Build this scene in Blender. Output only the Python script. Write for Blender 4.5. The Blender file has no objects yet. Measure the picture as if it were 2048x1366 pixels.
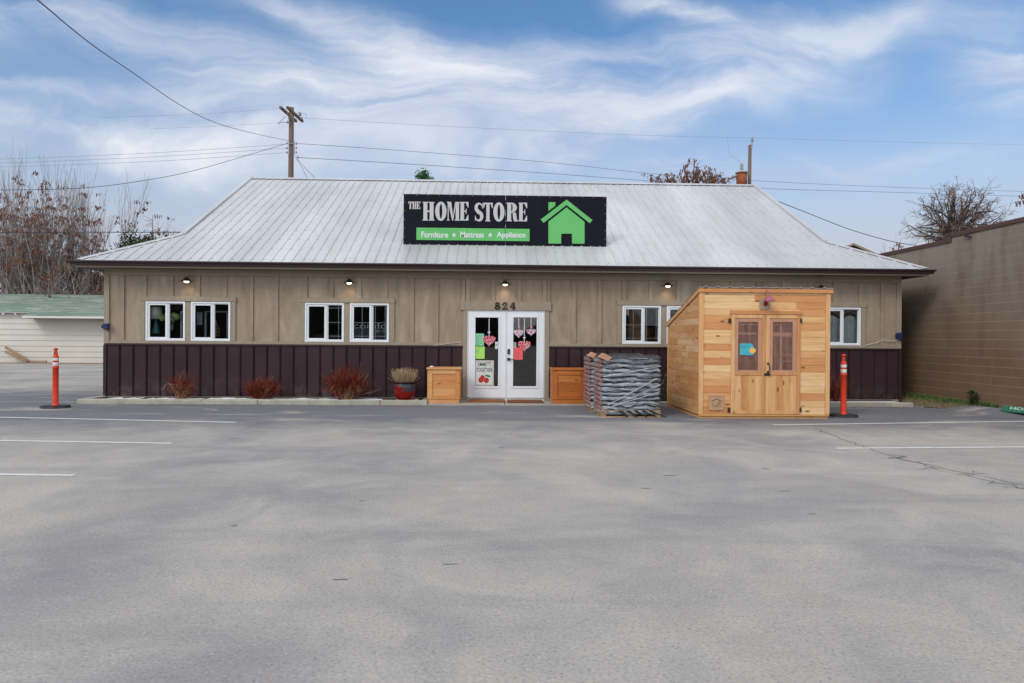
import bpy, bmesh, math, random
from mathutils import Vector, Matrix
random.seed(7)
SC = bpy.context.scene
COL = SC.collection
R = math.radians

# ------------------------------------------------------------------ camera
TH, PH, RO, F = 0.0335, 0.0046, 0.0073, 1400.0
CAM = Vector((0, -17.07, 1.55))
FW = Vector((math.sin(TH)*math.cos(PH), math.cos(TH)*math.cos(PH), -math.sin(PH)))
R0 = Vector((math.cos(TH), -math.sin(TH), 0)); U0 = R0.cross(FW)
RT = math.cos(RO)*R0 + math.sin(RO)*U0
UP = math.cos(RO)*U0 - math.sin(RO)*R0
cd = bpy.data.cameras.new('camera'); cam = bpy.data.objects.new('camera', cd); COL.objects.link(cam)
cd.sensor_width = 36; cd.lens = F/2048*36; cd.clip_end = 3000; cd.clip_start = .05
M = Matrix((RT, UP, -FW)).transposed().to_4x4(); M.translation = CAM
cam.matrix_world = M
SC.camera = cam

def P(px, py, Y=0.0):            # measured picture position -> the point of the wall plane y = Y
    d = FW + RT*((px-1024)/F) - UP*((py-683)/F)
    return CAM + d*((Y-CAM.y)/d.y)
def G(px, py, z=0.0):            # measured picture position -> the point of the ground
    d = FW + RT*((px-1024)/F) - UP*((py-683)/F)
    return CAM + d*((z-CAM.z)/d.z)
def RC(x0, y0, x1, y1, Y=0.0):   # rectangle on a wall plane -> X0, X1, Z0, Z1
    xm, ym = (x0+x1)/2, (y0+y1)/2
    return P(x0, ym, Y).x, P(x1, ym, Y).x, P(xm, y1, Y).z, P(xm, y0, Y).z

# ------------------------------------------------------------------ materials
class N:
    def __init__(s, name):
        s.m = bpy.data.materials.new(name); s.m.use_nodes = True
        s.t = s.m.node_tree; s.t.nodes.clear()
        s.out = s.t.nodes.new('ShaderNodeOutputMaterial')
    def n(s, typ, **kw):
        nd = s.t.nodes.new(typ)
        for k, v in kw.items():
            if k in nd.bl_rna.properties: setattr(nd, k, v)
            else: nd.inputs[k.replace('_', ' ')].default_value = v
        return nd
    def l(s, a, b): s.t.links.new(a, b)
    def coord(s, scale=(1, 1, 1), kind='Object', rot=(0, 0, 0)):
        tc = s.n('ShaderNodeTexCoord'); mp = s.n('ShaderNodeMapping')
        mp.inputs['Scale'].default_value = scale; mp.inputs['Rotation'].default_value = rot
        s.l(tc.outputs[kind], mp.inputs['Vector']); return mp.outputs[0]
    def noise(s, scale, detail=4, rough=.55, vec=None, dist=0.0):
        nd = s.n('ShaderNodeTexNoise'); nd.inputs['Scale'].default_value = scale
        nd.inputs['Detail'].default_value = detail; nd.inputs['Roughness'].default_value = rough
        nd.inputs['Distortion'].default_value = dist
        if vec is None: vec = s.coord()
        s.l(vec, nd.inputs['Vector']); return nd.outputs[0]
    def ramp(s, fac, stops):
        r = s.n('ShaderNodeValToRGB'); e = r.color_ramp.elements
        while len(e) < len(stops): e.new(.5)
        for i, (p, c) in enumerate(stops):
            e[i].position = p; e[i].color = (c, c, c, 1) if not hasattr(c, '__len__') else (*c, 1)
        s.l(fac, r.inputs[0]); return r.outputs[0]
    def mix(s, fac, a, b, mode='MIX'):
        m = s.n('ShaderNodeMixRGB'); m.blend_type = mode
        for i, v in ((0, fac), (1, a), (2, b)):
            if isinstance(v, (int, float)): m.inputs[i].default_value = v if i == 0 else (v, v, v, 1)
            elif hasattr(v, '__len__') and not hasattr(v, 'node'): m.inputs[i].default_value = (*v, 1)
            else: s.l(v, m.inputs[i])
        return m.outputs[0]
    def math(s, op, a, b=0.0, clamp=False):
        m = s.n('ShaderNodeMath'); m.operation = op; m.use_clamp = clamp
        for i, v in ((0, a), (1, b)):
            if isinstance(v, (int, float)): m.inputs[i].default_value = v
            else: s.l(v, m.inputs[i])
        return m.outputs[0]
    def bsdf(s, col, rough=.7, metal=0.0, bump=None, strength=.3, dist=.01, spec=.5, emit=None, es=1.0):
        b = s.n('ShaderNodeBsdfPrincipled')
        if hasattr(col, '__len__') and not hasattr(col, 'node'): b.inputs['Base Color'].default_value = (*col, 1)
        else: s.l(col, b.inputs['Base Color'])
        if isinstance(rough, (int, float)): b.inputs['Roughness'].default_value = rough
        else: s.l(rough, b.inputs['Roughness'])
        b.inputs['Metallic'].default_value = metal
        b.inputs['Specular IOR Level'].default_value = spec
        if emit:
            b.inputs['Emission Color'].default_value = (*emit, 1); b.inputs['Emission Strength'].default_value = es
        if bump is not None:
            bp = s.n('ShaderNodeBump'); bp.inputs['Strength'].default_value = strength; bp.inputs['Distance'].default_value = dist
            s.l(bump, bp.inputs['Height']); s.l(bp.outputs[0], b.inputs['Normal'])
        s.l(b.outputs[0], s.out.inputs[0]); return s.m

def plain(name, col, rough=.6, metal=0.0, var=.25, scale=6, spec=.4, bump=.15):
    n = N(name); a = n.noise(scale, 6); b = n.noise(scale*9, 3)
    f = n.mix(.35, a, b)
    c = n.mix(n.ramp(f, [(.3, 0), (.7, 1)]), tuple(x*(1-var) for x in col), tuple(min(1, x*(1+var)) for x in col))
    return n.bsdf(c, rough, metal, f, bump, .004, spec)

def m_asphalt():
    n = N('asphalt'); v = n.coord()
    big = n.noise(.24, 6, .62, v, .7); mid = n.noise(.75, 6, .65, v, .8); fine = n.noise(48, 4, .75, v)
    vst = n.coord((.22, .9, 1)); streak = n.noise(1.3, 6, .65, vst, .8)
    vo = n.n('ShaderNodeTexVoronoi'); vo.inputs['Scale'].default_value = 42; n.l(v, vo.inputs['Vector'])
    base = n.mix(n.ramp(big, [(.36, 0), (.62, 1)]), (.280, .268, .266), (.415, .388, .350))
    base = n.mix(n.math('MULTIPLY', n.ramp(mid, [(.42, 0), (.70, 1)]), .75), base, (.50, .47, .425))
    base = n.mix(n.math('MULTIPLY', n.ramp(n.noise(.5, 5, .6, n.coord((1, 1, 1), rot=(0, 0, .6)), .5), [(.52, 0), (.68, 1)]), .55), base, (.235, .235, .255))
    base = n.mix(n.math('MULTIPLY', n.ramp(streak, [(.5, 0), (.72, 1)]), .35), base, (.21, .21, .22))
    base = n.mix(n.math('MULTIPLY', n.ramp(n.noise(1.1, 6, .7, n.coord((.16, 1.5, 1), rot=(0, 0, .25)), .5), [(.60, 0), (.74, 1)]), .4), base, (.46, .435, .39))
    # fresher, bluer asphalt strip in front of the building, ragged edge
    sep = n.n('ShaderNodeSeparateXYZ'); n.l(v, sep.inputs[0])
    y = n.math('ADD', sep.outputs[1], n.math('MULTIPLY', n.noise(.35, 5, .65, v, .5), 5.0))
    strip = n.ramp(n.math('MULTIPLY', n.math('ADD', y, 3.3), .5, True), [(0, 0), (1, 1)])
    fade = n.math('MULTIPLY', n.math('SUBTRACT', 5.5, n.math('ADD', sep.outputs[1], n.math('MULTIPLY', mid, 4))), .5, True)
    strip = n.math('MULTIPLY', strip, fade)
    dk = n.mix(n.ramp(n.noise(1.1, 6, .65, vst, 1.2), [(.56, 0), (.66, 1)]), (.128, .136, .160), (.36, .34, .315))
    base = n.mix(n.math('MULTIPLY', strip, .9), base, dk)
    sp = n.ramp(n.noise(2.6, 4, .6, n.coord((.5, 1, 1)), .3), [(.70, 0), (.76, 1)])
    base = n.mix(n.math('MULTIPLY', sp, .5), base, (.12, .12, .125))
    base = n.mix(n.math('MULTIPLY', n.ramp(n.noise(.6, 5, .65, v, .6), [(.60, 0), (.78, 1)]), .5), base, (.40, .33, .29))
    # stone chips: pale, pinkish and dark
    col = n.n('ShaderNodeSeparateColor'); n.l(vo.outputs['Color'], col.inputs[0])
    core = n.ramp(vo.outputs['Distance'], [(.18, 1), (.42, 0)])
    base = n.mix(n.math('MULTIPLY', core, n.ramp(col.outputs[0], [(.76, 0), (.86, .38)])), base, (.60, .57, .54))
    base = n.mix(n.math('MULTIPLY', core, n.ramp(col.outputs[1], [(.80, 0), (.88, .35)])), base, (.42, .31, .27))
    base = n.mix(n.math('MULTIPLY', core, n.ramp(col.outputs[2], [(.74, 0), (.84, .35)])), base, (.11, .11, .12))
    base = n.mix(n.math('MULTIPLY', n.ramp(fine, [(.35, 1), (.6, 0)]), .38), base, (.13, .13, .135))
    return n.bsdf(base, .88, 0, n.mix(.5, fine, vo.outputs[0]), .6, .006, .2)

def m_wallpaint():
    n = N('taupe_paint'); v = n.coord()
    vv = n.coord((2.2, 2.2, .6)); a = n.noise(1.6, 6, .65, vv, .4); b = n.noise(40, 4, .7, n.coord((1.5, 1.5, .35)))
    c = n.mix(n.ramp(a, [(.32, 0), (.68, 1)]), (.25, .20, .147), (.385, .308, .232))
    c = n.mix(n.math('MULTIPLY', n.ramp(b, [(.5, 0), (.75, 1)]), .35), c, (.19, .155, .11))
    c = n.mix(n.math('MULTIPLY', n.ramp(n.noise(.8, 3, .5, vv), [(.58, 0), (.70, 1)]), .5), c, (.44, .385, .31))
    c = n.mix(n.math('MULTIPLY', n.ramp(n.noise(3.0, 6, .75, n.coord((1, 1, .8))), [(.58, 0), (.70, 1)]), .35), c, (.20, .15, .10))
    return n.bsdf(c, .8, 0, b, .35, .004, .25)

def m_trim():
    n = N('taupe_trim_paint'); b = n.noise(30, 4, .7, n.coord((1, 1, .3)))
    c = n.mix(n.ramp(b, [(.35, 0), (.7, 1)]), (.27, .225, .165), (.34, .288, .22))
    return n.bsdf(c, .7, 0, b, .2, .003, .3)

def m_skirt():
    n = N('brown_ribbed_steel')
    tc = n.coord(); sep = n.n('ShaderNodeSeparateXYZ'); n.l(tc, sep.inputs[0])
    w = n.math('SINE', n.math('MULTIPLY', sep.outputs[0], 2*math.pi/.031))
    a = n.noise(1.4, 5, .6)
    c = n.mix(n.ramp(a, [(.3, 0), (.7, 1)]), (.028, .013, .018), (.044, .023, .029))
    c = n.mix(n.math('MULTIPLY', n.ramp(w, [(.2, 0), (1, 1)]), .25), c, (.02, .01, .012))
    c = n.mix(n.ramp(n.noise(60, 2, .5), [(.72, 0), (.76, .25)]), c, (.3, .25, .22))
    dust = n.math('MULTIPLY', n.math('MULTIPLY', n.math('SUBTRACT', .55, sep.outputs[2]), 2.2, True), n.ramp(n.noise(2.6, 6, .7), [(.46, 0), (.68, .55)]))
    c = n.mix(dust, c, (.16, .13, .12))
    return n.bsdf(c, .5, 0, w, .35, .003, .25)

def m_roof():
    n = N('galvanised_roof'); v = n.coord((1, .28, .28))
    a = n.noise(.55, 6, .65, v, .4); b = n.noise(3.2, 5, .7, v)
    c = n.mix(n.ramp(a, [(.3, 0), (.72, 1)]), (.40, .41, .43), (.62, .64, .66))
    c = n.mix(n.math('MULTIPLY', n.ramp(b, [(.45, 0), (.8, 1)]), .5), c, (.44, .43, .41))
    return n.bsdf(c, n.ramp(b, [(.3, .45), (.8, .62)]), .28, b, .1, .004, .45)

def m_wood(name, tones, axis, rough=.55, grain=1.0, spec=.3):
    # tones: colours picked board by board
    n = N(name); g = n.n('ShaderNodeNewGeometry')
    sc = {'x': (1.2, 14, 16), 'y': (14, 1.2, 16), 'z': (14, 14, 1.2)}[axis]
    tc = n.n('ShaderNodeTexCoord'); mp = n.n('ShaderNodeMapping'); mp.inputs['Scale'].default_value = sc
    n.l(tc.outputs['Object'], mp.inputs['Vector'])
    off = n.math('MULTIPLY', g.outputs['Random Per Island'], 37.0)
    cb = n.n('ShaderNodeCombineXYZ'); [n.l(off, cb.inputs[i]) for i in range(3)]; n.l(cb.outputs[0], mp.inputs['Location'])
    a = n.noise(1.0, 6, .6, mp.outputs[0], 1.2); b = n.noise(5, 3, .6, mp.outputs[0], .4)
    rp = n.ramp(g.outputs['Random Per Island'], [(i/len(tones), t) for i, t in enumerate(tones)]); rp.node.color_ramp.interpolation = 'CONSTANT'
    c = n.mix(n.math('MULTIPLY', n.ramp(a, [(.42, 0), (.66, 1)]), .55*grain), rp, n.mix(1, rp, (.72, .55, .42), 'MULTIPLY'))
    c = n.mix(n.math('MULTIPLY', n.ramp(b, [(.5, 0), (.8, 1)]), .25*grain), c, n.mix(1, rp, (.6, .45, .34), 'MULTIPLY'))
    vo = n.n('ShaderNodeTexVoronoi'); vo.inputs['Scale'].default_value = 1
    m2 = n.n('ShaderNodeMapping'); m2.inputs['Scale'].default_value = tuple({'x': (2.6, 6, 6), 'y': (6, 2.6, 6), 'z': (6, 6, 2.6)}[axis])
    n.l(tc.outputs['Object'], m2.inputs['Vector']); n.l(cb.outputs[0], m2.inputs['Location']); n.l(m2.outputs[0], vo.inputs['Vector'])
    c = n.mix(n.ramp(vo.outputs[0], [(.07, .9), (.17, 0)]), c, (.16, .065, .025))
    return n.bsdf(c, rough, 0, b, .2, .002, spec)

def m_block():
    n = N('painted_block'); tc = n.n('ShaderNodeTexCoord'); sep = n.n('ShaderNodeSeparateXYZ'); n.l(tc.outputs['Object'], sep.inputs[0])
    cb = n.n('ShaderNodeCombineXYZ'); n.l(sep.outputs[1], cb.inputs[0]); n.l(sep.outputs[2], cb.inputs[1])
    br = n.n('ShaderNodeTexBrick'); br.inputs['Scale'].default_value = 1; br.inputs['Brick Width'].default_value = .4
    br.inputs['Row Height'].default_value = .2; br.inputs['Mortar Size'].default_value = .006; br.inputs['Mortar Smooth'].default_value = .3
    br.inputs['Color1'].default_value = (0, 0, 0, 1); br.inputs['Color2'].default_value = (1, 1, 1, 1)
    n.l(cb.outputs[0], br.inputs['Vector'])
    # bed joints read stronger than the painted-over head joints
    zf = n.math('ABSOLUTE', n.math('SUBTRACT', n.math('FRACT', n.math('DIVIDE', n.math('ADD', sep.outputs[2], .1), .2)), .5))
    bed = n.math('LESS_THAN', zf, .035)
    a = n.noise(.5, 5, .6); b = n.noise(45, 4, .7); d = n.noise(2.2, 4, .6, n.coord((1, 1, .25)))
    c = n.mix(n.ramp(a, [(.3, 0), (.7, 1)]), (.168, .102, .062), (.225, .145, .092))
    c = n.mix(n.math('MULTIPLY', br.outputs['Color'], .22), c, (.12, .072, .045))
    # light gradient put into the colour: greyer tan above, darker brown below
    up = n.math('MULTIPLY', n.math('SUBTRACT', n.math('ADD', sep.outputs[2], n.math('MULTIPLY', a, 1.4)), 1.6), .42, True)
    c = n.mix(up, c, n.mix(n.math('MULTIPLY', br.outputs['Color'], .3), (.25, .208, .162), (.21, .17, .13)))
    c = n.mix(n.math('MULTIPLY', br.outputs['Fac'], .22), c, (.30, .24, .19))
    c = n.mix(n.ramp(d, [(.52, 0), (.72, .5)]), c, (.11, .065, .045))
    c = n.mix(n.math('MULTIPLY', bed, .6), c, (.30, .24, .19))
    h = n.mix(n.math('MAXIMUM', bed, br.outputs['Fac']), b, 0.0)
    return n.bsdf(c, .62, 0, h, .5, .006, .35)

def m_shingle():
    n = N('green_shingles'); v = n.coord((2.2, 1, 1)); tc = n.n('ShaderNodeTexCoord')
    br = n.n('ShaderNodeTexBrick'); br.inputs['Brick Width'].default_value = .9; br.inputs['Row Height'].default_value = .16
    br.inputs['Scale'].default_value = 1; br.inputs['Mortar Size'].default_value = .012; br.inputs['Bias'].default_value = -.35
    br.inputs['Color1'].default_value = (.15, .20, .165, 1); br.inputs['Color2'].default_value = (.40, .46, .41, 1)
    br.inputs['Mortar'].default_value = (.11, .145, .12, 1); n.l(tc.outputs['Object'], br.inputs['Vector'])
    a = n.noise(9, 4, .7, v)
    c = n.mix(n.ramp(a, [(.4, 0), (.65, .6)]), br.outputs[0], (.17, .23, .19))
    return n.bsdf(c, .9, 0, a, .3, .01, .2)

def m_lap(name, col, pitch, dark=.45):
    n = N(name); tc = n.n('ShaderNodeTexCoord'); sep = n.n('ShaderNodeSeparateXYZ'); n.l(tc.outputs['Object'], sep.inputs[0])
    a = n.noise(.8, 5, .6); b = n.noise(12, 4, .6, n.coord((.6, 1, 3)))
    f = n.math('FRACT', n.math('DIVIDE', sep.outputs[2], pitch))
    c = n.mix(n.ramp(a, [(.3, 0), (.7, 1)]), tuple(x*.9 for x in col), col)
    c = n.mix(n.ramp(b, [(.6, 0), (.8, .25)]), c, tuple(x*.75 for x in col))
    return n.bsdf(c, .6, 0, b, .1, .003, .3)

def m_glass(name='window_glass', tint=(.8, .84, .84), refl=.065):
    n = N(name); tr = n.n('ShaderNodeBsdfTransparent'); tr.inputs[0].default_value = (*tint, 1)
    gl = n.n('ShaderNodeBsdfGlossy'); gl.inputs['Roughness'].default_value = .02
    nz = n.noise(1.8, 2, .5); bp = n.n('ShaderNodeBump'); bp.inputs['Strength'].default_value = .12; bp.inputs['Distance'].default_value = .01
    n.l(nz, bp.inputs['Height']); n.l(bp.outputs[0], gl.inputs['Normal'])
    fr = n.n('ShaderNodeFresnel'); fr.inputs[0].default_value = 1.5
    fac = n.math('ADD', fr.outputs[0], refl, True)
    mx = n.n('ShaderNodeMixShader'); n.l(fac, mx.inputs[0]); n.l(tr.outputs[0], mx.inputs[1]); n.l(gl.outputs[0], mx.inputs[2])
    n.l(mx.outputs[0], n.out.inputs[0]); return n.m

def m_film():
    n = N('stretch_film'); v = n.coord((1.1, 1.1, 7.5), rot=(0, R(3), 0)); a = n.noise(1.9, 5, .6, v, 1.4)
    v1 = n.coord((.8, .8, 11), rot=(0, R(14), 0)); b = n.noise(3.0, 5, .65, v1, .8)
    v2 = n.coord((.8, .8, 11), rot=(0, R(-17), 0)); c = n.noise(3.0, 5, .6, v2, .8)
    f = n.math('ADD', n.math('MULTIPLY', n.ramp(a, [(.44, .0), (.62, .95)]), 1), n.math('MULTIPLY', n.ramp(c, [(.52, 0), (.66, .5)]), 1))
    f = n.math('ADD', f, n.math('MULTIPLY', n.ramp(b, [(.54, 0), (.7, .45)]), 1), True)
    sep = n.n('ShaderNodeSeparateXYZ'); n.l(n.coord(), sep.inputs[0])
    wz = n.math('ADD', sep.outputs[2], n.math('MULTIPLY', n.noise(2.2, 3, .6, n.coord((1.6, 1.6, 3))), .17))
    bulge = n.math('COSINE', n.math('MULTIPLY', n.math('SUBTRACT', wz, .185+.085), 2*math.pi/.0927))
    bulge = n.ramp(n.math('ADD', n.math('MULTIPLY', bulge, .5), .5), [(.08, .08), (.42, .8), (.85, 1)])
    f = n.math('MULTIPLY', bulge, n.math('ADD', n.math('MULTIPLY', f, .75), .38), True)
    tr = n.n('ShaderNodeBsdfTransparent'); tr.inputs[0].default_value = (.93, .95, .98, 1)
    p = n.n('ShaderNodeBsdfPrincipled'); p.inputs['Base Color'].default_value = (.40, .44, .50, 1); p.inputs['Roughness'].default_value = .25
    bp = n.n('ShaderNodeBump'); bp.inputs['Strength'].default_value = .7; bp.inputs['Distance'].default_value = .02
    n.l(n.mix(.4, a, b), bp.inputs['Height']); n.l(bp.outputs[0], p.inputs['Normal'])
    mx = n.n('ShaderNodeMixShader'); n.l(n.math('MULTIPLY', f, .85), mx.inputs[0]); n.l(tr.outputs[0], mx.inputs[1]); n.l(p.outputs[0], mx.inputs[2])
    n.l(mx.outputs[0], n.out.inputs[0]); return n.m

def m_poly():
    n = N('corrugated_polycarbonate'); sep = n.n('ShaderNodeSeparateXYZ'); n.l(n.coord(), sep.inputs[0])
    w_ = n.math('SINE', n.math('MULTIPLY', sep.outputs[0], 2*math.pi/.024)); nz = n.noise(3, 4, .6, n.coord((6, 1, .8)))
    tr = n.n('ShaderNodeBsdfTransparent'); tr.inputs[0].default_value = (.95, .82, .78, 1)
    c = n.mix(n.ramp(w_, [(.2, 0), (1, 1)]), (.36, .20, .16), (.52, .34, .29)); c = n.mix(n.ramp(nz, [(.4, 0), (.65, .6)]), c, (.20, .08, .06))
    p = n.n('ShaderNodeBsdfPrincipled'); n.l(c, p.inputs['Base Color']); p.inputs['Roughness'].default_value = .35
    mx = n.n('ShaderNodeMixShader'); mx.inputs[0].default_value = .5; n.l(tr.outputs[0], mx.inputs[1]); n.l(p.outputs[0], mx.inputs[2])
    n.l(mx.outputs[0], n.out.inputs[0]); return n.m

def m_leaf(name, cols, rough=.7):
    n = N(name); g = n.n('ShaderNodeNewGeometry')
    c = n.ramp(g.outputs['Random Per Island'], [(i/max(1, len(cols)-1), t) for i, t in enumerate(cols)])
    return n.bsdf(c, rough, 0, None, spec=.2)

def m_heart(name, a, b, s):
    n = N(name); v = n.coord()
    vo = n.n('ShaderNodeTexVoronoi'); vo.feature = 'DISTANCE_TO_EDGE'; vo.inputs['Scale'].default_value = s; n.l(n.coord(), vo.inputs['Vector'])
    return n.bsdf(n.mix(n.ramp(vo.outputs[0], [(.05, 0), (.09, 1)]), b, a), .6)

MT = {}
MT['asphalt'] = m_asphalt(); MT['paint'] = m_wallpaint(); MT['trim'] = m_trim(); MT['skirt'] = m_skirt(); MT['roof'] = m_roof()
MT['block'] = m_block(); MT['shingle'] = m_shingle(); MT['glass'] = m_glass(); MT['film'] = m_film()
MT['screw'] = plain('screw', (.16, .15, .15), .5)
MT['gutter'] = plain('brown_gutter', (.035, .018, .022), .35, var=.15)
MT['soffit'] = plain('soffit_brown', (.10, .065, .045), .7)
MT['white'] = plain('white_vinyl', (.74, .77, .82), .35, var=.04, scale=3, bump=.03)
MT['whitetrim'] = plain('white_wood', (.66, .65, .62), .6, var=.08)
MT['black'] = plain('black_metal', (.018, .018, .02), .4, var=.2)
MT['number'] = plain('bronze_black', (.02, .012, .008), .35, var=.2)
MT['brass'] = plain('aged_brass', (.28, .17, .07), .4, .6)
MT['darkint'] = plain('dark_interior', (.20, .155, .125), .8)
MT['intfloor'] = plain('interior_floor', (.10, .075, .055), .5)
MT['concrete'] = plain('kerb_concrete', (.36, .35, .29), .9, var=.28, scale=3.5, bump=.4)
MT['pad'] = plain('pad_concrete', (.33, .32, .29), .9, var=.22, scale=3, bump=.3)
MT['mulch'] = plain('dark_mulch', (.07, .045, .03), .95, var=.5, scale=30, bump=.6)
MT['gravel'] = plain('white_gravel', (.80, .80, .83), .9, var=.2, scale=45, bump=.6)
MT['line'] = plain('worn_white_paint', (.58, .58, .57), .8, var=.25, scale=9)
MT['crack'] = plain('crack_dark', (.15, .148, .145), .95)
MT['orange'] = plain('orange_plastic', (.68, .05, .016), .5, var=.22, scale=9, bump=.1)
MT['rubber'] = plain('black_rubber', (.03, .03, .033), .7)
MT['reflect'] = plain('reflective_white', (.62, .66, .66), .35, var=.08, scale=20)
MT['signblack'] = plain('sign_black', (.007, .007, .015), .6, var=.3, spec=.12)
MT['silver'] = plain('sign_silver', (.50, .50, .51), .5, var=.06)
MT['green'] = plain('sign_green', (.115, .46, .13), .5, var=.10, scale=1.2)
MT['bolt'] = plain('bolt_grey', (.30, .30, .31), .4, .3)
MT['cedar'] = m_wood('cedar_boards_across', [(.62, .30, .125), (.76, .50, .25), (.60, .28, .11), (.73, .45, .21), (.67, .37, .17), (.79, .55, .30), (.64, .32, .13), (.74, .47, .24)], 'x')
MT['cedarside'] = m_wood('cedar_boards_side', [(.60, .31, .135), (.66, .38, .19), (.58, .28, .12), (.66, .38, .17), (.70, .46, .25), (.62, .34, .15)], 'y')
MT['cedarv'] = m_wood('cedar_boards_upright', [(.62, .33, .14), (.70, .42, .20), (.58, .29, .12), (.66, .37, .16)], 'z')
MT['boxwood'] = m_wood('orange_cedar', [(.66, .35, .15), (.70, .40, .18), (.60, .27, .095)], 'x', .4)
MT['boxwoodr'] = m_wood('red_cedar', [(.50, .16, .035), (.56, .20, .05), (.44, .13, .03)], 'x', .38)
MT['palletwood'] = m_wood('pallet_wood', [(.42, .27, .14), (.5, .33, .18), (.36, .22, .11)], 'x', .8)
MT['greywood'] = m_wood('weathered_plank', [(.30, .22, .15), (.36, .27, .19)], 'x', .9)
MT['polewood'] = m_wood('pole_wood', [(.145, .108, .085), (.17, .125, .10)], 'z', .9)
MT['mat'] = plain('coir_mat', (.25, .09, .03), .95, var=.3, scale=50, bump=.8)
MT['bag'] = plain('black_bag', (.022, .024, .028), .28, var=.5, scale=9, bump=.8, spec=.6)
MT['baglabel'] = plain('printed_bag_end', (.34, .15, .13), .5, var=.6, scale=12)
MT['carton'] = plain('cardboard', (.45, .24, .16), .85)
MT['poly'] = m_poly()
MT['purple'] = plain('purple_enamel', (.32, .08, .16), .35)
MT['redglobe'] = plain('red_glass_globe', (.30, .008, .015), .12, var=.1)
MT['plate'] = plain('lamp_plate', (.36, .27, .19), .6)
MT['bluepaper'] = plain('blue_paper', (.06, .42, .52), .7, var=.08)
MT['yellow'] = plain('yellow_paper', (.85, .48, .08), .7, var=.05)
MT['mint'] = plain('mint_paper', (.22, .62, .36), .7, var=.05)
MT['lime'] = plain('lime_paper', (.38, .72, .14), .7, var=.05)
MT['coral'] = plain('coral_paper', (.80, .12, .13), .7, var=.05)
MT['ink'] = plain('ink', (.03, .03, .05), .7)
MT['inkteal'] = plain('ink_teal', (.03, .10, .16), .7)
MT['paper'] = plain('poster_paper', (.60, .66, .62), .6, var=.05)
MT['cherry'] = plain('cherry_red', (.45, .03, .03), .4, var=.4, scale=30)
MT['leafgreen'] = plain('leaf_green', (.04, .22, .07), .5)
MT['heartred'] = m_heart('red_lace_heart', (.50, .008, .03), (.62, .42, .46), 16)
MT['heartpink'] = m_heart('pale_lace_heart', (.66, .50, .60), (.3, .12, .2), 16)
MT['ribbon'] = plain('white_ribbon', (.66, .62, .68), .6, var=.05)
MT['potred'] = None
def m_pot():
    n = N('red_glaze'); v = n.coord((1, 1, 1.6)); a = n.noise(2.6, 5, .6, v, .5)
    tc = n.n('ShaderNodeTexCoord'); sep = n.n('ShaderNodeSeparateXYZ'); n.l(tc.outputs['Object'], sep.inputs[0])
    m = n.math('MULTIPLY', n.ramp(a, [(.405, 0), (.44, 1)]), n.math('MULTIPLY', n.math('SUBTRACT', sep.outputs[2], .17), 12, True))
    c = n.mix(m, (.21, .004, .003), (.03, .05, .075))
    return n.bsdf(c, .28, 0, a, .08, .004, .35)
MT['potred'] = m_pot()
MT['potrim'] = plain('dark_red_rim', (.03, .008, .010), .3)
MT['straw'] = m_leaf('dry_straw', [(.30, .19, .10), (.42, .30, .18), (.22, .13, .07), (.50, .39, .25)])
MT['redtwig'] = m_leaf('red_twig', [(.13, .011, .007), (.19, .014, .008), (.06, .008, .007), (.24, .05, .016)])
MT['palestem'] = m_leaf('pale_twig', [(.24, .13, .075), (.18, .085, .045), (.34, .22, .14)])
MT['bark'] = plain('grey_bark', (.36, .33, .32), .95, var=.3, scale=8, bump=.4)
MT['barkdark'] = plain('dark_bark', (.075, .05, .042), .95, var=.3, scale=8, bump=.4)
MT['twig'] = plain('grey_twig', (.24, .205, .20), .95)
MT['twigbrown'] = plain('brown_twig', (.19, .145, .125), .95)
MT['seeds'] = m_leaf('brown_seed_keys', [(.13, .055, .03), (.20, .085, .045), (.09, .035, .022), (.26, .14, .08)])
MT['needles'] = m_leaf('dark_needles', [(.015, .03, .012), (.03, .05, .02), (.05, .065, .02), (.02, .035, .02)])
MT['weeds'] = m_leaf('weed_green', [(.045, .11, .025), (.075, .17, .04), (.04, .08, .02), (.13, .20, .06), (.18, .15, .08)])
MT['drygrass'] = m_leaf('dry_grass', [(.26, .19, .11), (.18, .13, .07), (.32, .26, .15), (.12, .14, .05)])
MT['deadleaf'] = m_leaf('dead_leaves', [(.14, .05, .03), (.20, .09, .05), (.09, .04, .03)])
MT['dirt'] = plain('dirt_strip', (.26, .19, .13), .95, var=.3, scale=8, bump=.5)
MT['garage'] = m_lap('cream_lap_siding', (.62, .60, .55), .31)
MT['beige'] = m_lap('beige_siding', (.42, .40, .32), .2)
MT['bin'] = plain('dark_green_bin', (.008, .06, .045), .45)
MT['bluebox'] = plain('navy_plastic', (.01, .025, .11), .4)
MT['rust'] = plain('rusty_tank', (.25, .065, .025), .7, var=.45, scale=5)
MT['transformercap'] = plain('pale_green_cap', (.30, .36, .33), .6)
MT['ceramic'] = plain('grey_insulator', (.28, .29, .31), .3)
MT['wire'] = plain('dark_cable', (.05, .05, .055), .7)
MT['wiregrey'] = plain('grey_wire', (.24, .25, .27), .7)
MT['whitecord'] = plain('white_cord', (.55, .53, .48), .6)
MT['capbrown'] = plain('brown_coping', (.085, .038, .026), .5, var=.2)
MT['wheelgreen'] = plain('green_paint_block', (.015, .13, .07), .7, var=.25)
MT['shade'] = plain('lamp_shade_cloth', (.80, .80, .74), .8, var=.05)
MT['teal'] = plain('teal_ceramic', (.08, .26, .30), .3)
MT['hydrangea'] = m_leaf('hydrangea', [(.40, .58, .16), (.58, .72, .28), (.68, .80, .42)])
MT['vase'] = plain('pale_blue_vase', (.55, .66, .72), .3)
MT['wicker'] = plain('wicker', (.70, .38, .15), .8, var=.5, scale=40)
MT['sheer'] = plain('sheer_curtain', (.60, .68, .70), .8, var=.3, scale=5)
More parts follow.
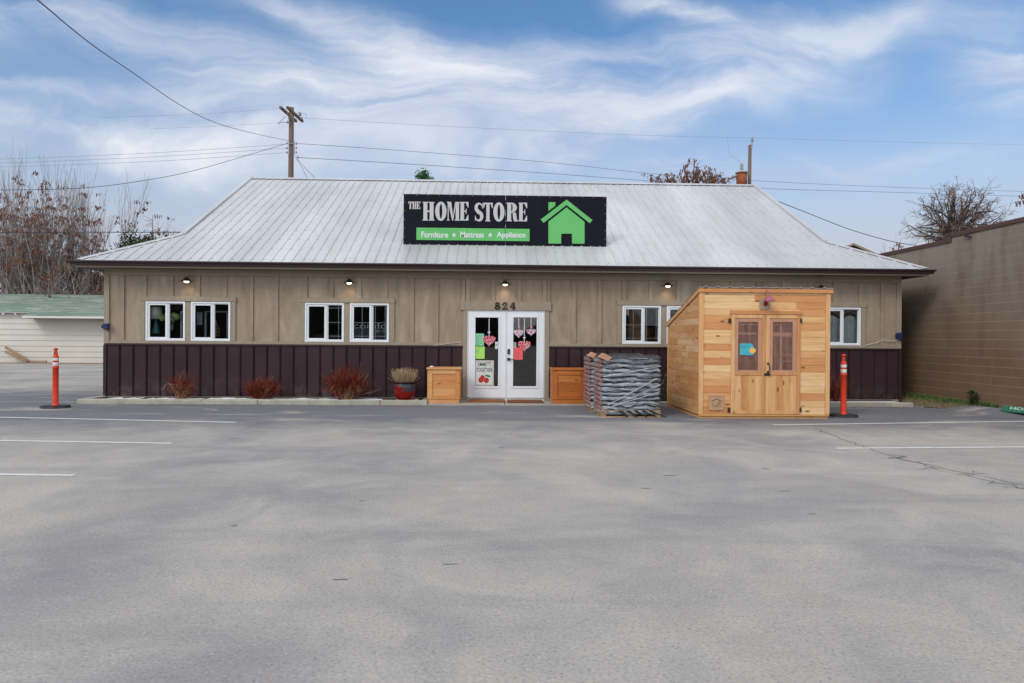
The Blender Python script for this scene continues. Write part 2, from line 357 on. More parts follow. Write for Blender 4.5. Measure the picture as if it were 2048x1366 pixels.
MT['cloth'] = plain('grey_cloth', (.24, .26, .29), .8, var=.3)
MT['darkcloth'] = plain('brown_drape', (.05, .02, .018), .9)
MT['banner'] = plain('display_lettering', (.7, .7, .68), .7)
MT['furn'] = plain('dark_furniture', (.09, .055, .035), .5)
def m_bulb():
    n = N('lit_bulb'); return n.bsdf((.9, .85, .78), .4, emit=(1, .86, .68), es=3.0)
MT['bulb'] = m_bulb()

# ------------------------------------------------------------------ mesh builder
class MB:
    def __init__(s): s.v = []; s.f = []; s.mi = []; s.sm = []; s.k = 0; s.smooth = False
    def add(s, vs, fs):
        o = len(s.v); s.v += [tuple(p) for p in vs]; s.f += [tuple(i+o for i in f) for f in fs]; s.mi += [s.k]*len(fs); s.sm += [s.smooth]*len(fs); return s
    def box(s, x0, x1, y0, y1, z0, z1):
        if x0 > x1: x0, x1 = x1, x0
        if y0 > y1: y0, y1 = y1, y0
        if z0 > z1: z0, z1 = z1, z0
        return s.add([(x0, y0, z0), (x1, y0, z0), (x1, y1, z0), (x0, y1, z0), (x0, y0, z1), (x1, y0, z1), (x1, y1, z1), (x0, y1, z1)],
              [(0, 3, 2, 1), (4, 5, 6, 7), (0, 1, 5, 4), (1, 2, 6, 5), (2, 3, 7, 6), (3, 0, 4, 7)])
    def beam(s, a, b, w, h, up=(0, 0, 1)):
        a, b = Vector(a), Vector(b); d = (b-a).normalized(); u = Vector(up); r = d.cross(u)
        if r.length < 1e-4: r = d.cross(Vector((0, 1, 0)))
        r.normalize(); u = r.cross(d); vs = []
        for p in (a, b):
            for i, j in ((-1, -1), (1, -1), (1, 1), (-1, 1)): vs.append(p+r*w/2*i+u*h/2*j)
        return s.add(vs, [(3, 2, 1, 0), (4, 5, 6, 7), (0, 1, 5, 4), (1, 2, 6, 5), (2, 3, 7, 6), (3, 0, 4, 7)])
    def tube(s, pts, rs, n=6, cap=True):
        pts = [Vector(p) for p in pts]
        if not hasattr(rs, '__len__'): rs = [rs]*len(pts)
        vs = []; fs = []; pr = None
        for i, p in enumerate(pts):
            d = (pts[min(i+1, len(pts)-1)]-pts[max(i-1, 0)])
            if d.length < 1e-9: d = Vector((0, 0, 1))
            d.normalize()
            if pr is None:
                pr = d.cross(Vector((0, 0, 1)) if abs(d.z) < .9 else Vector((1, 0, 0))).normalized()
            else:
                pr = (pr-d*pr.dot(d)); pr = pr.normalized() if pr.length > 1e-6 else d.orthogonal().normalized()
            q = d.cross(pr)
            for k in range(n):
                a = 2*math.pi*k/n; vs.append(p+(pr*math.cos(a)+q*math.sin(a))*rs[i])
        for i in range(len(pts)-1):
            for k in range(n): fs.append((i*n+k, i*n+(k+1) % n, (i+1)*n+(k+1) % n, (i+1)*n+k))
        if cap and n > 2: fs.append(tuple(range(n-1, -1, -1))); fs.append(tuple((len(pts)-1)*n+k for k in range(n)))
        return s.add(vs, fs)
    def lathe(s, c, prof, n=20, axis='z'):
        c = Vector(c); vs = []; fs = []
        for r, z in prof:
            for k in range(n):
                a = 2*math.pi*k/n
                if axis == 'z': vs.append(c+Vector((r*math.cos(a), r*math.sin(a), z)))
                else: vs.append(c+Vector((r*math.cos(a), z, r*math.sin(a))))
        for i in range(len(prof)-1):
            for k in range(n): fs.append((i*n+k, i*n+(k+1) % n, (i+1)*n+(k+1) % n, (i+1)*n+k))
        fs.append(tuple(range(n-1, -1, -1))); fs.append(tuple((len(prof)-1)*n+k for k in range(n)))
        return s.add(vs, fs)
    def prism(s, xz, y0, y1):       # outline in X,Z (may be concave), y0 is the front
        n = len(xz); vs = [(x, y0, z) for x, z in xz]+[(x, y1, z) for x, z in xz]
        return s.add(vs, [tuple(range(n)), tuple(range(2*n-1, n-1, -1))]+[(i, i+n, (i+1) % n+n, (i+1) % n) for i in range(n)])
    def sheet(s, pts): return s.add(pts, [tuple(range(len(pts)))])
    def sphere(s, c, r, n=10, sq=(1, 1, 1)):
        vs = []; fs = []; m = max(4, n//2+1); c = Vector(c)
        for i in range(m+1):
            t = math.pi*i/m
            for k in range(n):
                a = 2*math.pi*k/n; vs.append(c+Vector((r*sq[0]*math.sin(t)*math.cos(a), r*sq[1]*math.sin(t)*math.sin(a), r*sq[2]*math.cos(t))))
        for i in range(m):
            for k in range(n): fs.append((i*n+k, (i+1)*n+k, (i+1)*n+(k+1) % n, i*n+(k+1) % n))
        return s.add(vs, fs)
    def build(s, name, mats, parent=None, loc=None, bevel=0, recalc=True):
        me = bpy.data.meshes.new(name); loc = Vector(loc) if loc is not None else Vector((0, 0, 0))
        me.from_pydata([Vector(p)-loc for p in s.v], [], s.f)
        if not isinstance(mats, (list, tuple)): mats = [mats]
        for m in mats: me.materials.append(m)
        me.polygons.foreach_set('material_index', s.mi); me.polygons.foreach_set('use_smooth', s.sm)
        if recalc:
            bm = bmesh.new(); bm.from_mesh(me)
            big = [f for f in bm.faces if len(f.verts) > 4]
            if big: bmesh.ops.triangulate(bm, faces=big)
            bmesh.ops.recalc_face_normals(bm, faces=bm.faces[:]); bm.to_mesh(me); bm.free()
        o = bpy.data.objects.new(name, me); COL.objects.link(o); o.location = loc
        if parent is not None:
            o.parent = parent; o.location = loc-wloc(parent)
        if bevel:
            b = o.modifiers.new('bevel', 'BEVEL'); b.width = bevel; b.segments = 2; b.limit_method = 'ANGLE'
        return o
def wloc(o):
    v = Vector((0, 0, 0))
    while o is not None: v += o.location; o = o.parent
    return v
def thing(name, loc, label, cat, group=None):
    o = bpy.data.objects.new(name, None); COL.objects.link(o); o.location = loc; o.empty_display_size = .2
    return tag(o, label, cat, group)
def tag(o, label=None, cat=None, group=None, kind=None):
    if label: o['label'] = label
    if cat: o['category'] = cat
    if group: o['group'] = group
    if kind: o['kind'] = kind
    return o
def copy_tree(o, parent=None):
    c = o.copy(); COL.objects.link(c)
    if parent is not None: c.parent = parent
    for ch in list(o.children): copy_tree(ch, c)
    return c
def text_mb(mb, s, x0, x1, z0, z1, y0, y1, bold=0.0, spacing=1.0):
    cu = bpy.data.curves.new('text', 'FONT'); cu.body = s; cu.extrude = .5; cu.offset = bold; cu.space_character = spacing; cu.resolution_u = 4
    to = bpy.data.objects.new('text', cu); COL.objects.link(to)
    dg = bpy.context.evaluated_depsgraph_get(); me = bpy.data.meshes.new_from_object(to.evaluated_get(dg))
    xs = [v.co.x for v in me.vertices]; ys = [v.co.y for v in me.vertices]
    a, b, c, d = min(xs), max(xs), min(ys), max(ys)
    vs = [(x0+(v.co.x-a)/(b-a)*(x1-x0), y1 if v.co.z < 0 else y0, z0+(v.co.y-c)/(d-c)*(z1-z0)) for v in me.vertices]
    mb.add(vs, [tuple(p.vertices) for p in me.polygons])
    bpy.data.objects.remove(to); bpy.data.curves.remove(cu); bpy.data.meshes.remove(me)
    return mb

# ------------------------------------------------------------------ world and light
SUN_EL, SUN_ROT = R(40), R(222)      # behind the camera, to its left
w = bpy.data.worlds.new('World'); SC.world = w; w.use_nodes = True
def build_world():
    n = N.__new__(N); n.t = w.node_tree; n.t.nodes.clear(); n.out = n.n('ShaderNodeOutputWorld')
    sky = n.n('ShaderNodeTexSky'); sky.sky_type = 'NISHITA'; sky.sun_disc = False
    sky.sun_elevation = SUN_EL; sky.sun_rotation = SUN_ROT; sky.air_density = 1.0; sky.dust_density = .6; sky.ozone_density = 2.5
    tc = n.n('ShaderNodeTexCoord'); sep = n.n('ShaderNodeSeparateXYZ'); n.l(tc.outputs['Generated'], sep.inputs[0])
    X, Y, Z = sep.outputs
    front = n.math('MULTIPLY', n.math('SUBTRACT', Y, .1), 5, True)
    ys = n.math('MAXIMUM', Y, .05)
    u = n.math('DIVIDE', X, ys); v = n.math('DIVIDE', Z, ys)
    cb = n.n('ShaderNodeCombineXYZ'); n.l(u, cb.inputs[0]); n.l(v, cb.inputs[1])
    uv = cb.outputs[0]
    # wispy warp
    wn = n.n('ShaderNodeTexNoise'); wn.inputs['Scale'].default_value = 3.6; wn.inputs['Detail'].default_value = 5; wn.inputs['Roughness'].default_value = .52; n.l(uv, wn.inputs['Vector'])
    vm = n.n('ShaderNodeVectorMath'); vm.operation = 'SUBTRACT'; n.l(wn.outputs['Color'], vm.inputs[0]); vm.inputs[1].default_value = (.5, .5, .5)
    vs = n.n('ShaderNodeVectorMath'); vs.operation = 'SCALE'; vs.inputs['Scale'].default_value = .17; n.l(vm.outputs[0], vs.inputs[0])
    va = n.n('ShaderNodeVectorMath'); va.operation = 'ADD'; n.l(uv, va.inputs[0]); n.l(vs.outputs[0], va.inputs[1])
    wuv = va.outputs[0]
    def fb(scale, sx, sy, rot, lo, hi, detail=8, rough=.58):
        mp = n.n('ShaderNodeMapping'); mp.inputs['Scale'].default_value = (sx, sy, 1); mp.inputs['Rotation'].default_value = (0, 0, rot)
        n.l(wuv, mp.inputs['Vector']); return n.ramp(n.noise(scale, detail, rough, mp.outputs[0], .6), [(lo, 0), (hi, 1)])
    tex1 = fb(2.4, .8, 3.0, R(-14), .34, .66); tex2 = fb(5.0, .6, 4.0, R(12), .38, .68)
    total = None
    # cloud banks as soft ellipses on the sky: x, y, rx, ry (picture units), tilt, weight, texture
    banks = [(830, 235, 420, 95, -6, 1.0, 0), (640, 60, 330, 48, 20, .8, 0), (1000, 150, 230, 60, 18, .9, 0),
             (150, 90, 470, 70, 12, .62, 0), (280, 310, 420, 48, 5, .75, 0), (1560, 110, 520, 95, -16, .62, 0),
             (1230, 215, 210, 22, -8, .75, 1), (2030, 150, 70, 75, 20, .85, 1), (1160, 95, 170, 22, -3, .6, 1),
             (1090, 300, 520, 60, 6, .75, 0), (60, 215, 160, 16, 6, .35, 1), (1700, 330, 330, 34, -4, .35, 1), (380, 225, 190, 14, 3, .45, 1),
             (1320, 8, 110, 22, 14, .55, 1)]
    for (px, py, rx, ry, tilt, wt, tx) in banks:
        mp = n.n('ShaderNodeMapping'); mp.vector_type = 'TEXTURE'
        mp.inputs['Location'].default_value = ((px-1024)/F+.0335, (676-py)/F, 0)
        mp.inputs['Rotation'].default_value = (0, 0, R(-tilt)); mp.inputs['Scale'].default_value = (rx/F, ry/F, 1)
        n.l(wuv, mp.inputs['Vector'])
        sp = n.n('ShaderNodeSeparateXYZ'); n.l(mp.outputs[0], sp.inputs[0])
        d2 = n.math('ADD', n.math('MULTIPLY', sp.outputs[0], sp.outputs[0]), n.math('MULTIPLY', sp.outputs[1], sp.outputs[1]))
        g = n.math('POWER', 2.718, n.math('MULTIPLY', d2, -.9))
        g = n.math('MULTIPLY', g, n.math('ADD', n.math('MULTIPLY', tex2 if tx else tex1, .85), .32))
        g = n.math('MULTIPLY', g, wt)
        total = g if total is None else n.math('ADD', total, g)
    total = n.math('ADD', total, n.math('MULTIPLY', tex2, .06)); total = n.ramp(n.math('MULTIPLY', total, .8), [(.06, 0), (.22, .22), (.45, .60), (.85, 1)])
    fr = n.math('MULTIPLY', n.math('MINIMUM', total, .94), front)
    # the rest of the sky: broken high cloud, thicker overhead and behind
    zz = n.math('ADD', n.math('ABSOLUTE', Z), .12); c2 = n.n('ShaderNodeCombineXYZ')
    n.l(n.math('DIVIDE', X, zz), c2.inputs[0]); n.l(n.math('DIVIDE', Y, zz), c2.inputs[1])
    gen = n.ramp(n.noise(.9, 7, .6, c2.outputs[0], .8), [(.30, .25), (.62, 1)])
    mask = n.math('ADD', fr, n.math('MULTIPLY', n.math('SUBTRACT', 1, front), gen), True)
    over = n.math('MULTIPLY', n.math('SUBTRACT', Z, .52), 4, True)
    mask = n.math('MAXIMUM', mask, n.math('MULTIPLY', over, n.math('MULTIPLY', gen, .95)))
    hz = n.math('MULTIPLY', n.math('SUBTRACT', .36, Z), 4.2, True)       # pale band at the horizon
    hz = n.math('MULTIPLY', n.math('POWER', hz, 1.3), .92)
    scl = n.mix(1, sky.outputs[0], (.098, .132, .150), 'MULTIPLY')
    ccol = n.mix(n.ramp(tex1, [(.2, 0), (.9, 1)]), (.52, .60, .78), (.88, .90, .95))
    backw = n.math('MULTIPLY', n.math('SUBTRACT', -.1, Y), 2, True)
    bright = n.math('MAXIMUM', over, backw)
    ccol = n.mix(bright, ccol, (1.5, 1.48, 1.45))
    c = n.mix(hz, scl, (.56, .585, .665)); c = n.mix(mask, c, ccol)
    bg = n.n('ShaderNodeBackground'); n.l(c, bg.inputs[0]); bg.inputs[1].default_value = 1.0
    n.l(bg.outputs[0], n.out.inputs[0])
build_world()
ld = bpy.data.lights.new('sun', 'SUN'); ld.energy = 1.35; ld.angle = R(18); ld.color = (1, .95, .88)
lo = bpy.data.objects.new('sun', ld); COL.objects.link(lo)
sd = Vector((math.sin(SUN_ROT)*math.cos(SUN_EL), math.cos(SUN_ROT)*math.cos(SUN_EL), math.sin(SUN_EL)))
lo.rotation_euler = (-sd).to_track_quat('-Z', 'Y').to_euler()
SC.view_settings.view_transform = 'Standard'; SC.view_settings.look = 'None'; SC.view_settings.exposure = 0; SC.view_settings.gamma = 1

# ------------------------------------------------------------------ ground
g = MB(); g.sheet([(-400, -300, 0), (400, -300, 0), (400, 600, 0), (-400, 600, 0)])
tag(g.build('parking_lot', MT['asphalt']), kind='structure')
random.seed(3); m = MB(); pts = []
for i in range(121):
    a = math.pi*(1+i/120); pts.append((130*math.cos(a), -20+95*math.sin(a), (8.5 if math.cos(a) < .02 else 4.2)+1.6*math.sin(i*.5)+1.2*math.sin(i*1.7)+random.uniform(-.8, .8)))
for i in range(120): p, q = pts[i], pts[i+1]; m.sheet([(p[0], p[1], -.5), (q[0], q[1], -.5), q, p]); m.sheet([p, q, (q[0]*1.3, q[1]*1.3, -.5), (p[0]*1.3, p[1]*1.3, -.5)])
tag(m.build('added_dark_ridge', plain('added_ridge_dark', (.035, .04, .025), .95, var=.6, scale=.3), recalc=False), kind='structure')  # unseen ridge added and shaped behind the camera to darken the window reflections
def strip(a, b, wid, z):
    a, b = Vector(a), Vector(b); r = Vector((-(b-a).y, (b-a).x, 0)).normalized()*wid/2
    return [(a-r), (b-r), (b+r), (a+r)]
m = MB()
for (xa, ya, xb, yb) in [(-260, 829, 472, 845), (-260, 877, 343, 887), (-260, 946, 149, 951), (1547, 850, 2300, 839.5), (1672, 897, 2300, 892.5)]:
    q = strip(G(xa, ya), G(xb, yb), .10, 0); m.sheet([(p.x, p.y, .004) for p in q])
tag(m.build('parking_lines', MT['line'], recalc=False), kind='structure')
# cracks
m = MB()
def crack(pts, wid, jit, br=0):
    for i in range(len(pts)-1):
        a, b = Vector(pts[i]), Vector(pts[i+1]); n_ = max(2, int((b-a).length/.14)); pr = a
        for k in range(1, n_+1):
            t = k/n_; q = a.lerp(b, t)+Vector((random.uniform(-jit, jit), random.uniform(-jit, jit), 0))
            if k == n_: q = b
            s4 = strip(pr, q, wid*random.uniform(.5, 1.2), 0); m.sheet([(p.x, p.y, .004) for p in s4])
            if br and random.random() < br:
                e = pr
                for _ in range(random.randint(2, 6)):
                    e2 = e+Vector((random.uniform(-.16, .16), random.uniform(-.12, .12), 0)); s5 = strip(e, e2, wid*.6, 0)
                    m.sheet([(p.x, p.y, .004) for p in s5]); e = e2
            pr = q
crack([G(1630, 856), G(1690, 880), G(1760, 905), G(1830, 925), G(1950, 950), G(2100, 985)], .016, .05, .0)
crack([G(1780, 908), G(1850, 932), G(1960, 958), G(2110, 990)], .013, .10, .7)


tag(m.build('pavement_cracks', MT['crack'], recalc=False), kind='structure')
# small oil / tar marks on the asphalt
m = MB()
for (x, y, l) in [(1320, 951, 40), (1460, 891, 28), (1550, 982, 36), (658, 1161, 46), (880, 1130, 46), (457, 1053, 22), (300, 853, 80), (695, 864, 46), (450, 877, 38), (1335, 907, 22), (1520, 937, 24), (1277, 979, 24), (1612, 1028, 24), (995, 897, 16), (710, 1003, 30), ]:
    c = G(x, y); c2 = G(x+l, y-random.uniform(-2, 5)); n_ = 10; a = (c2-c).length/2; mid = (c+c2)/2; b = .006+.007*random.random()
    m.sheet([(mid.x+a*math.cos(t*.628)*random.uniform(.5, 1), mid.y+b*math.sin(t*.628)*random.uniform(.2, 1.8), .004) for t in range(n_)])
tag(m.build('tar_marks', plain('tar_mark', (.21, .20, .195), .85), recalc=False), kind='structure')
# dirt strip by the garage and beside the block wall
m = MB(); m.sheet([(-45, 21.2, .004), (-8.5, 21.2, .004), (-8.5, 23.4, .004), (-45, 23.4, .004)])
tag(m.build('dirt_strip', MT['dirt'], recalc=False), kind='structure')
def berm(x, y=0):
    t_ = max(0, min(1, (x-10.0)/1.0)); u_ = max(0, min(1, (y+3.35)/1.0)); return .115*t_*t_*(3-2*t_)*u_*u_*(3-2*u_)
def berm_mesh(ya, yb, off, x0=10.0):
    mb = MB(); nx, ny = 12, max(2, int((yb-ya)/.4)); vs = []; fs = []
    for j in range(ny+1):
        for i in range(nx+1): x = x0+(11.095-x0)*i/nx; vs.append((x, ya+(yb-ya)*j/ny, berm(x, ya+(yb-ya)*j/ny)+off))
    for j in range(ny):
        for i in range(nx): q = j*(nx+1)+i; fs.append((q, q+1, q+nx+2, q+nx+1))
    mb.add(vs, fs); return mb
tag(berm_mesh(-3.3, 14, .003).build('asphalt_rise', MT['asphalt'], recalc=False), kind='structure')
bm_ = berm_mesh(-1.55, 14, .009, 10.26)
bm_.v = [(x+(.15*math.sin(y*7) if x < 10.3 else 0), y-(.35*max(0, x-10.6) if y < -1.5 else 0), z) for x, y, z in bm_.v]
tag(bm_.build('soil_strip', plain('brown_soil', (.17, .12, .08), .95, var=.4, scale=14, bump=.6), recalc=False), kind='structure')

# kerbs and pads in front of the building
XL, XR, ZT, ZB, ZD = -9.16, 10.21, 3.152, .1345, 1.36
KY = -.95
xk0 = G(181, 803).x; xk1 = P(855, 800, KY).x
m = MB(); kj = [xk0, P(515, 800, KY).x, P(760, 800, KY).x, xk1]
for i in range(3): m.box(kj[i]+(.004 if i else 0), kj[i+1]-.004, KY, KY+.17, -.05, .105)
m.box(xk0, xk0+.17, KY+.17, .3, -.05, .104)
m.box(xk1-.15, xk1, KY+.17, -.02, -.05, .104)
o = m.build('kerb', MT['concrete'], bevel=.02); tag(o, kind='structure')
m = MB(); m.box(xk0+.17, xk1-.15, KY+.17, -.0, -.05, .085); tag(m.build('planting_bed', MT['mulch']), kind='structure')
m = MB()
x = xk0+.5
while x < xk1-.5:
    L = random.uniform(.5, 1.6); y0 = KY+.2+random.uniform(0, .05); n_ = 9
    top = [(x+L*i/n_, y0+random.uniform(0, .04), .092) for i in range(n_+1)]; bot = [(x+L*i/n_, KY+.62+random.uniform(-.2, .12), .092) for i in range(n_, -1, -1)]
    m.sheet(top+bot); x += L+random.uniform(.03, .35)
tag(m.build('white_gravel', MT['gravel'], recalc=False), kind='structure')
xp1 = P(1178, 806, KY).x
m = MB(); xs = [xk1+.01, P(1010, 800, KY).x, xp1]
m.box(xs[0], xs[1]-.006, KY, .12, -.05, .035); m.box(xs[1]+.006, xs[2], KY, .12, -.05, .035)
tag(m.build('entrance_pad', MT['pad'], bevel=.01), kind='structure')
m = MB(); xe = P(1828, 806, KY).x
m.box(xp1+.01, xe, KY, KY+.17, -.05, .100)
tag(m.build('kerb', MT['concrete'], bevel=.02), kind='structure')
m = MB(); m.box(xp1+.01, xe, KY+.17, 0, -.05, .085); tag(m.build('planting_bed', MT['mulch']), kind='structure')
m = MB(); m.sheet([(P(1662, 800, -.7).x, KY+.2, .092), (P(1800, 800, -.7).x, KY+.22, .092), (P(1800, 800, -.7).x, KY+.5, .092), (P(1662, 800, -.7).x, KY+.45, .092)])
tag(m.build('white_gravel', MT['gravel'], recalc=False), kind='structure')

# ------------------------------------------------------------------ the store
store = thing('store_building', (0.5, 0, 0), 'long low store with taupe batten walls, brown steel skirt and pale metal roof', 'building')
YB = 12.67
def rects(*a): return RC(*a)
WIN = [RC(292, 602.6, 371, 680), RC(382.5, 603, 461.5, 681), RC(610, 605, 688.5, 683.6), RC(700, 606, 778.5, 684),
       RC(1244, 611.7, 1321.5, 689), RC(1332.7, 612, 1411, 690), RC(1553, 614, 1632, 692), RC(1641, 615.5, 1720.6, 692.8)]
ZW0 = sum(r[2] for r in WIN)/8; ZW1 = sum(r[3] for r in WIN)/8
WIN = [(a, b, ZW0, ZW1) for a, b, _, _ in WIN]
DX0 = P(934.5, 700).x; DX1 = P(1089, 700).x; DZ1 = P(1011, 621).z
holes = WIN+[(DX0, DX1, 0.03, DZ1)]
def wall_faces(mb, x0, x1, z0, z1, hs, y0, y1):
    xs = sorted({x0, x1, *[h[0] for h in hs], *[h[1] for h in hs]}); xs = [x for x in xs if x0 <= x <= x1]
    zs = sorted({z0, z1, *[h[2] for h in hs], *[h[3] for h in hs]}); zs = [z for z in zs if z0 <= z <= z1]
    for i in range(len(xs)-1):
        for j in range(len(zs)-1):
            cx, cz = (xs[i]+xs[i+1])/2, (zs[j]+zs[j+1])/2
            if any(h[0] < cx < h[1] and h[2] < cz < h[3] for h in hs): continue
            for y in (y0, y1): mb.sheet([(xs[i], y, zs[j]), (xs[i+1], y, zs[j]), (xs[i+1], y, zs[j+1]), (xs[i], y, zs[j+1])])
    for h in hs:
        a, b, c, d = max(h[0], x0), min(h[1], x1), max(h[2], z0), min(h[3], z1)
        if c >= d: continue
        mb.sheet([(a, y0, c), (a, y1, c), (a, y1, d), (a, y0, d)]); mb.sheet([(b, y0, c), (b, y1, c), (b, y1, d), (b, y0, d)])
        if h[3] < z1: mb.sheet([(a, y0, d), (b, y0, d), (b, y1, d), (a, y1, d)])
        if h[2] > z0: mb.sheet([(a, y0, c), (b, y0, c), (b, y1, c), (a, y1, c)])
m = MB(); wall_faces(m, XL, XR, ZD, ZT, holes, 0, .15)
m.box(XL, XL+.15, .15, YB, ZD, ZT); m.box(XR-.15, XR, .15, YB, ZD, ZT); m.box(XL+.15, XR-.15, YB-.15, YB, ZD, ZT)
# battens
full = [(241, 249.5), (500, 507), (549, 557), (819, 828), (868, 877), (1143, 1152), (1195, 1203), (1760, 1767)]
short = [(285, 294), (339, 347.5), (392, 401), (445, 454), (606, 615), (658, 667), (714, 723), (766, 775), (923, 930), (932, 939), (982, 990), (1034, 1042), (1085, 1093), (1094, 1100),
         (1244, 1253), (1297, 1305), (1352, 1360), (1404, 1413), (1460, 1467), (1512, 1520), (1563, 1572), (1615, 1623), (1665, 1674), (1716, 1725)]
zh1 = ZW1+.12
zf = ZT-.16
ZD1 = P(1011, 603).z
for a, b in full: m.box(P(a, 620).x, P(b, 620).x, -.034, 0, ZD+.08, zf-.002)
for a, b in short:
    z0 = ZD1+.001 if 915 < a < 1101 else zh1+.001
    m.box(P(a, 620).x, P(b, 620).x, -.034, 0, z0, zf-.002)
siding = m.build('siding_wall', MT['paint'], store, recalc=False)
m = MB(); m.box(XL-.01, XR+.01, -.045, 0, zf, ZT-.002); m.build('frieze_board', MT['trim'], store, bevel=.004)
m = MB(); m.box(XL+.10, DX0-.112, -.03, 0, ZD+.002, ZD+.078); m.box(DX1+.112, XR-.10, -.03, 0, ZD+.002, ZD+.078); m.build('band_board', MT['trim'], store, bevel=.004)
for a, b in ((XL-.025, XL+.098), (XR-.098, XR+.025)):
    m = MB(); m.box(a, b, -.040, .1, ZD, zf-.002); m.build('corner_board', MT['trim'], store, bevel=.004)
for (a, b, s0, s1) in [(281, 473, (282, 291), (463, 472)), (601, 790, (601, 609.5), (779.5, 789)), (1233, 1425, (1234, 1243), (1413, 1422)), (1541, 1732, (1543, 1552), (1721.5, 1730.5))]:
    m = MB(); m.box(P(a, 600).x, P(b, 600).x, -.046, 0, ZW1+.006, zh1)
    for s in (s0, s1): m.box(P(s[0], 640).x, P(s[1], 640).x, -.036, 0, ZD+.08, ZW1+.004)
    mid0, mid1 = [w for w in WIN if P(a, 600).x < w[0] < P(b, 600).x]
    m.box(mid0[1]+.004, mid1[0]-.004, -.018, 0, ZD+.08, ZW1+.004)
    m.build('window_trim', MT['trim'], store, bevel=.003)
m = MB(); m.box(P(921, 610).x, P(1102, 610).x, -.045, 0, DZ1+.002, ZD1)
m.box(DX0-.11, DX0-.003, -.03, .06, .04, DZ1); m.box(DX1+.003, DX1+.11, -.03, .06, .04, DZ1)
m.build('door_trim', MT['trim'], store, bevel=.004)
# skirt
m = MB()
for a, b in ((XL, DX0-.112), (DX1+.112, XR)):
    m.sheet([(a, -.03, ZB-.03), (b, -.03, ZB-.03), (b, -.03, ZD), (a, -.03, ZD)])
m.box(XL-.001, XL+.05, -.03, YB, ZB-.03, ZD); m.box(XR-.05, XR+.001, -.03, YB, ZB-.03, ZD); m.box(XL, XR, YB-.1, YB+.002, ZB-.03, ZD)
x = P(241, 740).x; st = .3165
while x-st > XL+.1: x -= st
while x < XR-.05:
    if not (DX0-.15 < x < DX1+.15):
        for d in (-.012, .012):
            m.add([(x+d-.008, -.031, ZB-.02), (x+d, -.05, ZB-.02), (x+d+.008, -.031, ZB-.02), (x+d-.008, -.031, ZD-.03), (x+d, -.05, ZD-.03), (x+d+.008, -.031, ZD-.03)], [(0, 1, 4, 3), (1, 2, 5, 4)])
    x += st
m.build('steel_skirt', MT['skirt'], store, recalc=False)
m = MB()
for a, b in ((XL-.01, DX0-.112), (DX1+.112, XR+.01)): m.box(a, b, -.058, -.028, ZD-.035, ZD-.002)
for x in (XL, XR): m.box(x-.028 if x < 0 else x-.045, x+.045 if x < 0 else x+.028, -.056, .03, ZB-.02, ZD-.036)
m.build('skirt_flashing', MT['gutter'], store)
m = MB(); m.box(XL+.02, XR-.02, -.02, .5, 0, ZB-.03); m.box(XL+.02, XR-.02, .5, YB-.05, 0, ZB-.05); m.build('foundation', MT['pad'], store)

# roof
EY, EZ = -.45, 3.30; XEL, XER = -9.60, 10.65; GY = EY+1.69; XGL, XGR = XEL+1.69, XER-1.69
RY, RZ = 6.335, 6.78; SL = (RZ-EZ)/(RY-EY); BYE = 2*RY-EY
def zr(y): return EZ+SL*(y-EY) if y <= RY else EZ+SL*(BYE-y)
GZ = zr(GY)
m = MB()
for sgn in (0, 1):
    f_ = (lambda y: y) if sgn == 0 else (lambda y: 2*RY-y)
    m.sheet([(XEL, f_(EY), EZ), (XER, f_(EY), EZ), (XGR, f_(GY), GZ), (XGR, f_(RY), RZ), (XGL, f_(RY), RZ), (XGL, f_(GY), GZ)])
for (xe_, xg) in ((XEL, XGL), (XER, XGR)):
    m.sheet([(xe_, EY, EZ), (xg, GY, GZ), (xg, 2*RY-GY, GZ), (xe_, BYE, EZ)])
# raised ribs
nrm = Vector((0, -SL, 1)).normalized()
def rib(x, y0, y1, side=0):
    w1, w2, h = .024, .010, .017
    pts = []
    for y in (y0, y1):
        for dx, k in ((-w1, .001), (-w2, h), (w2, h), (w1, .001)):
            p = Vector((x+dx, y, zr(y)))+nrm*k
            if side: p = Vector((p.x, 2*RY-p.y, p.z))
            pts.append(p)
    m.add(pts, [(0, 1, 5, 4), (1, 2, 6, 5), (2, 3, 7, 6), (0, 3, 2, 1)])
x = P(160+30/6.4, 520, EY).x; x = XEL+.12
rows = [EY+.12+.64*i for i in range(11)]
ribs = []
while x < XER-.05:
    top = RY-.03
    if x < XGL+.03: top = EY+(x-XEL)-.03
    if x > XGR-.03: top = EY+(XER-x)-.03
    if top > EY+.08:
        ribs.append((x, top)); rib(x, EY-.02, top)
        rib(x, EY-.02, top, 1)
    x += .2413
m.k = 1
for x, top in ribs:
    for y in rows:
        if y < top-.1:
            p = Vector((x+.04, y, zr(y)))+nrm*.004; q = Vector((x+.04, y+.03, zr(y+.03)))+nrm*.004
            m.sheet([p, p+Vector((.022, 0, 0)), q+Vector((.022, 0, 0)), q])
m.k = 0
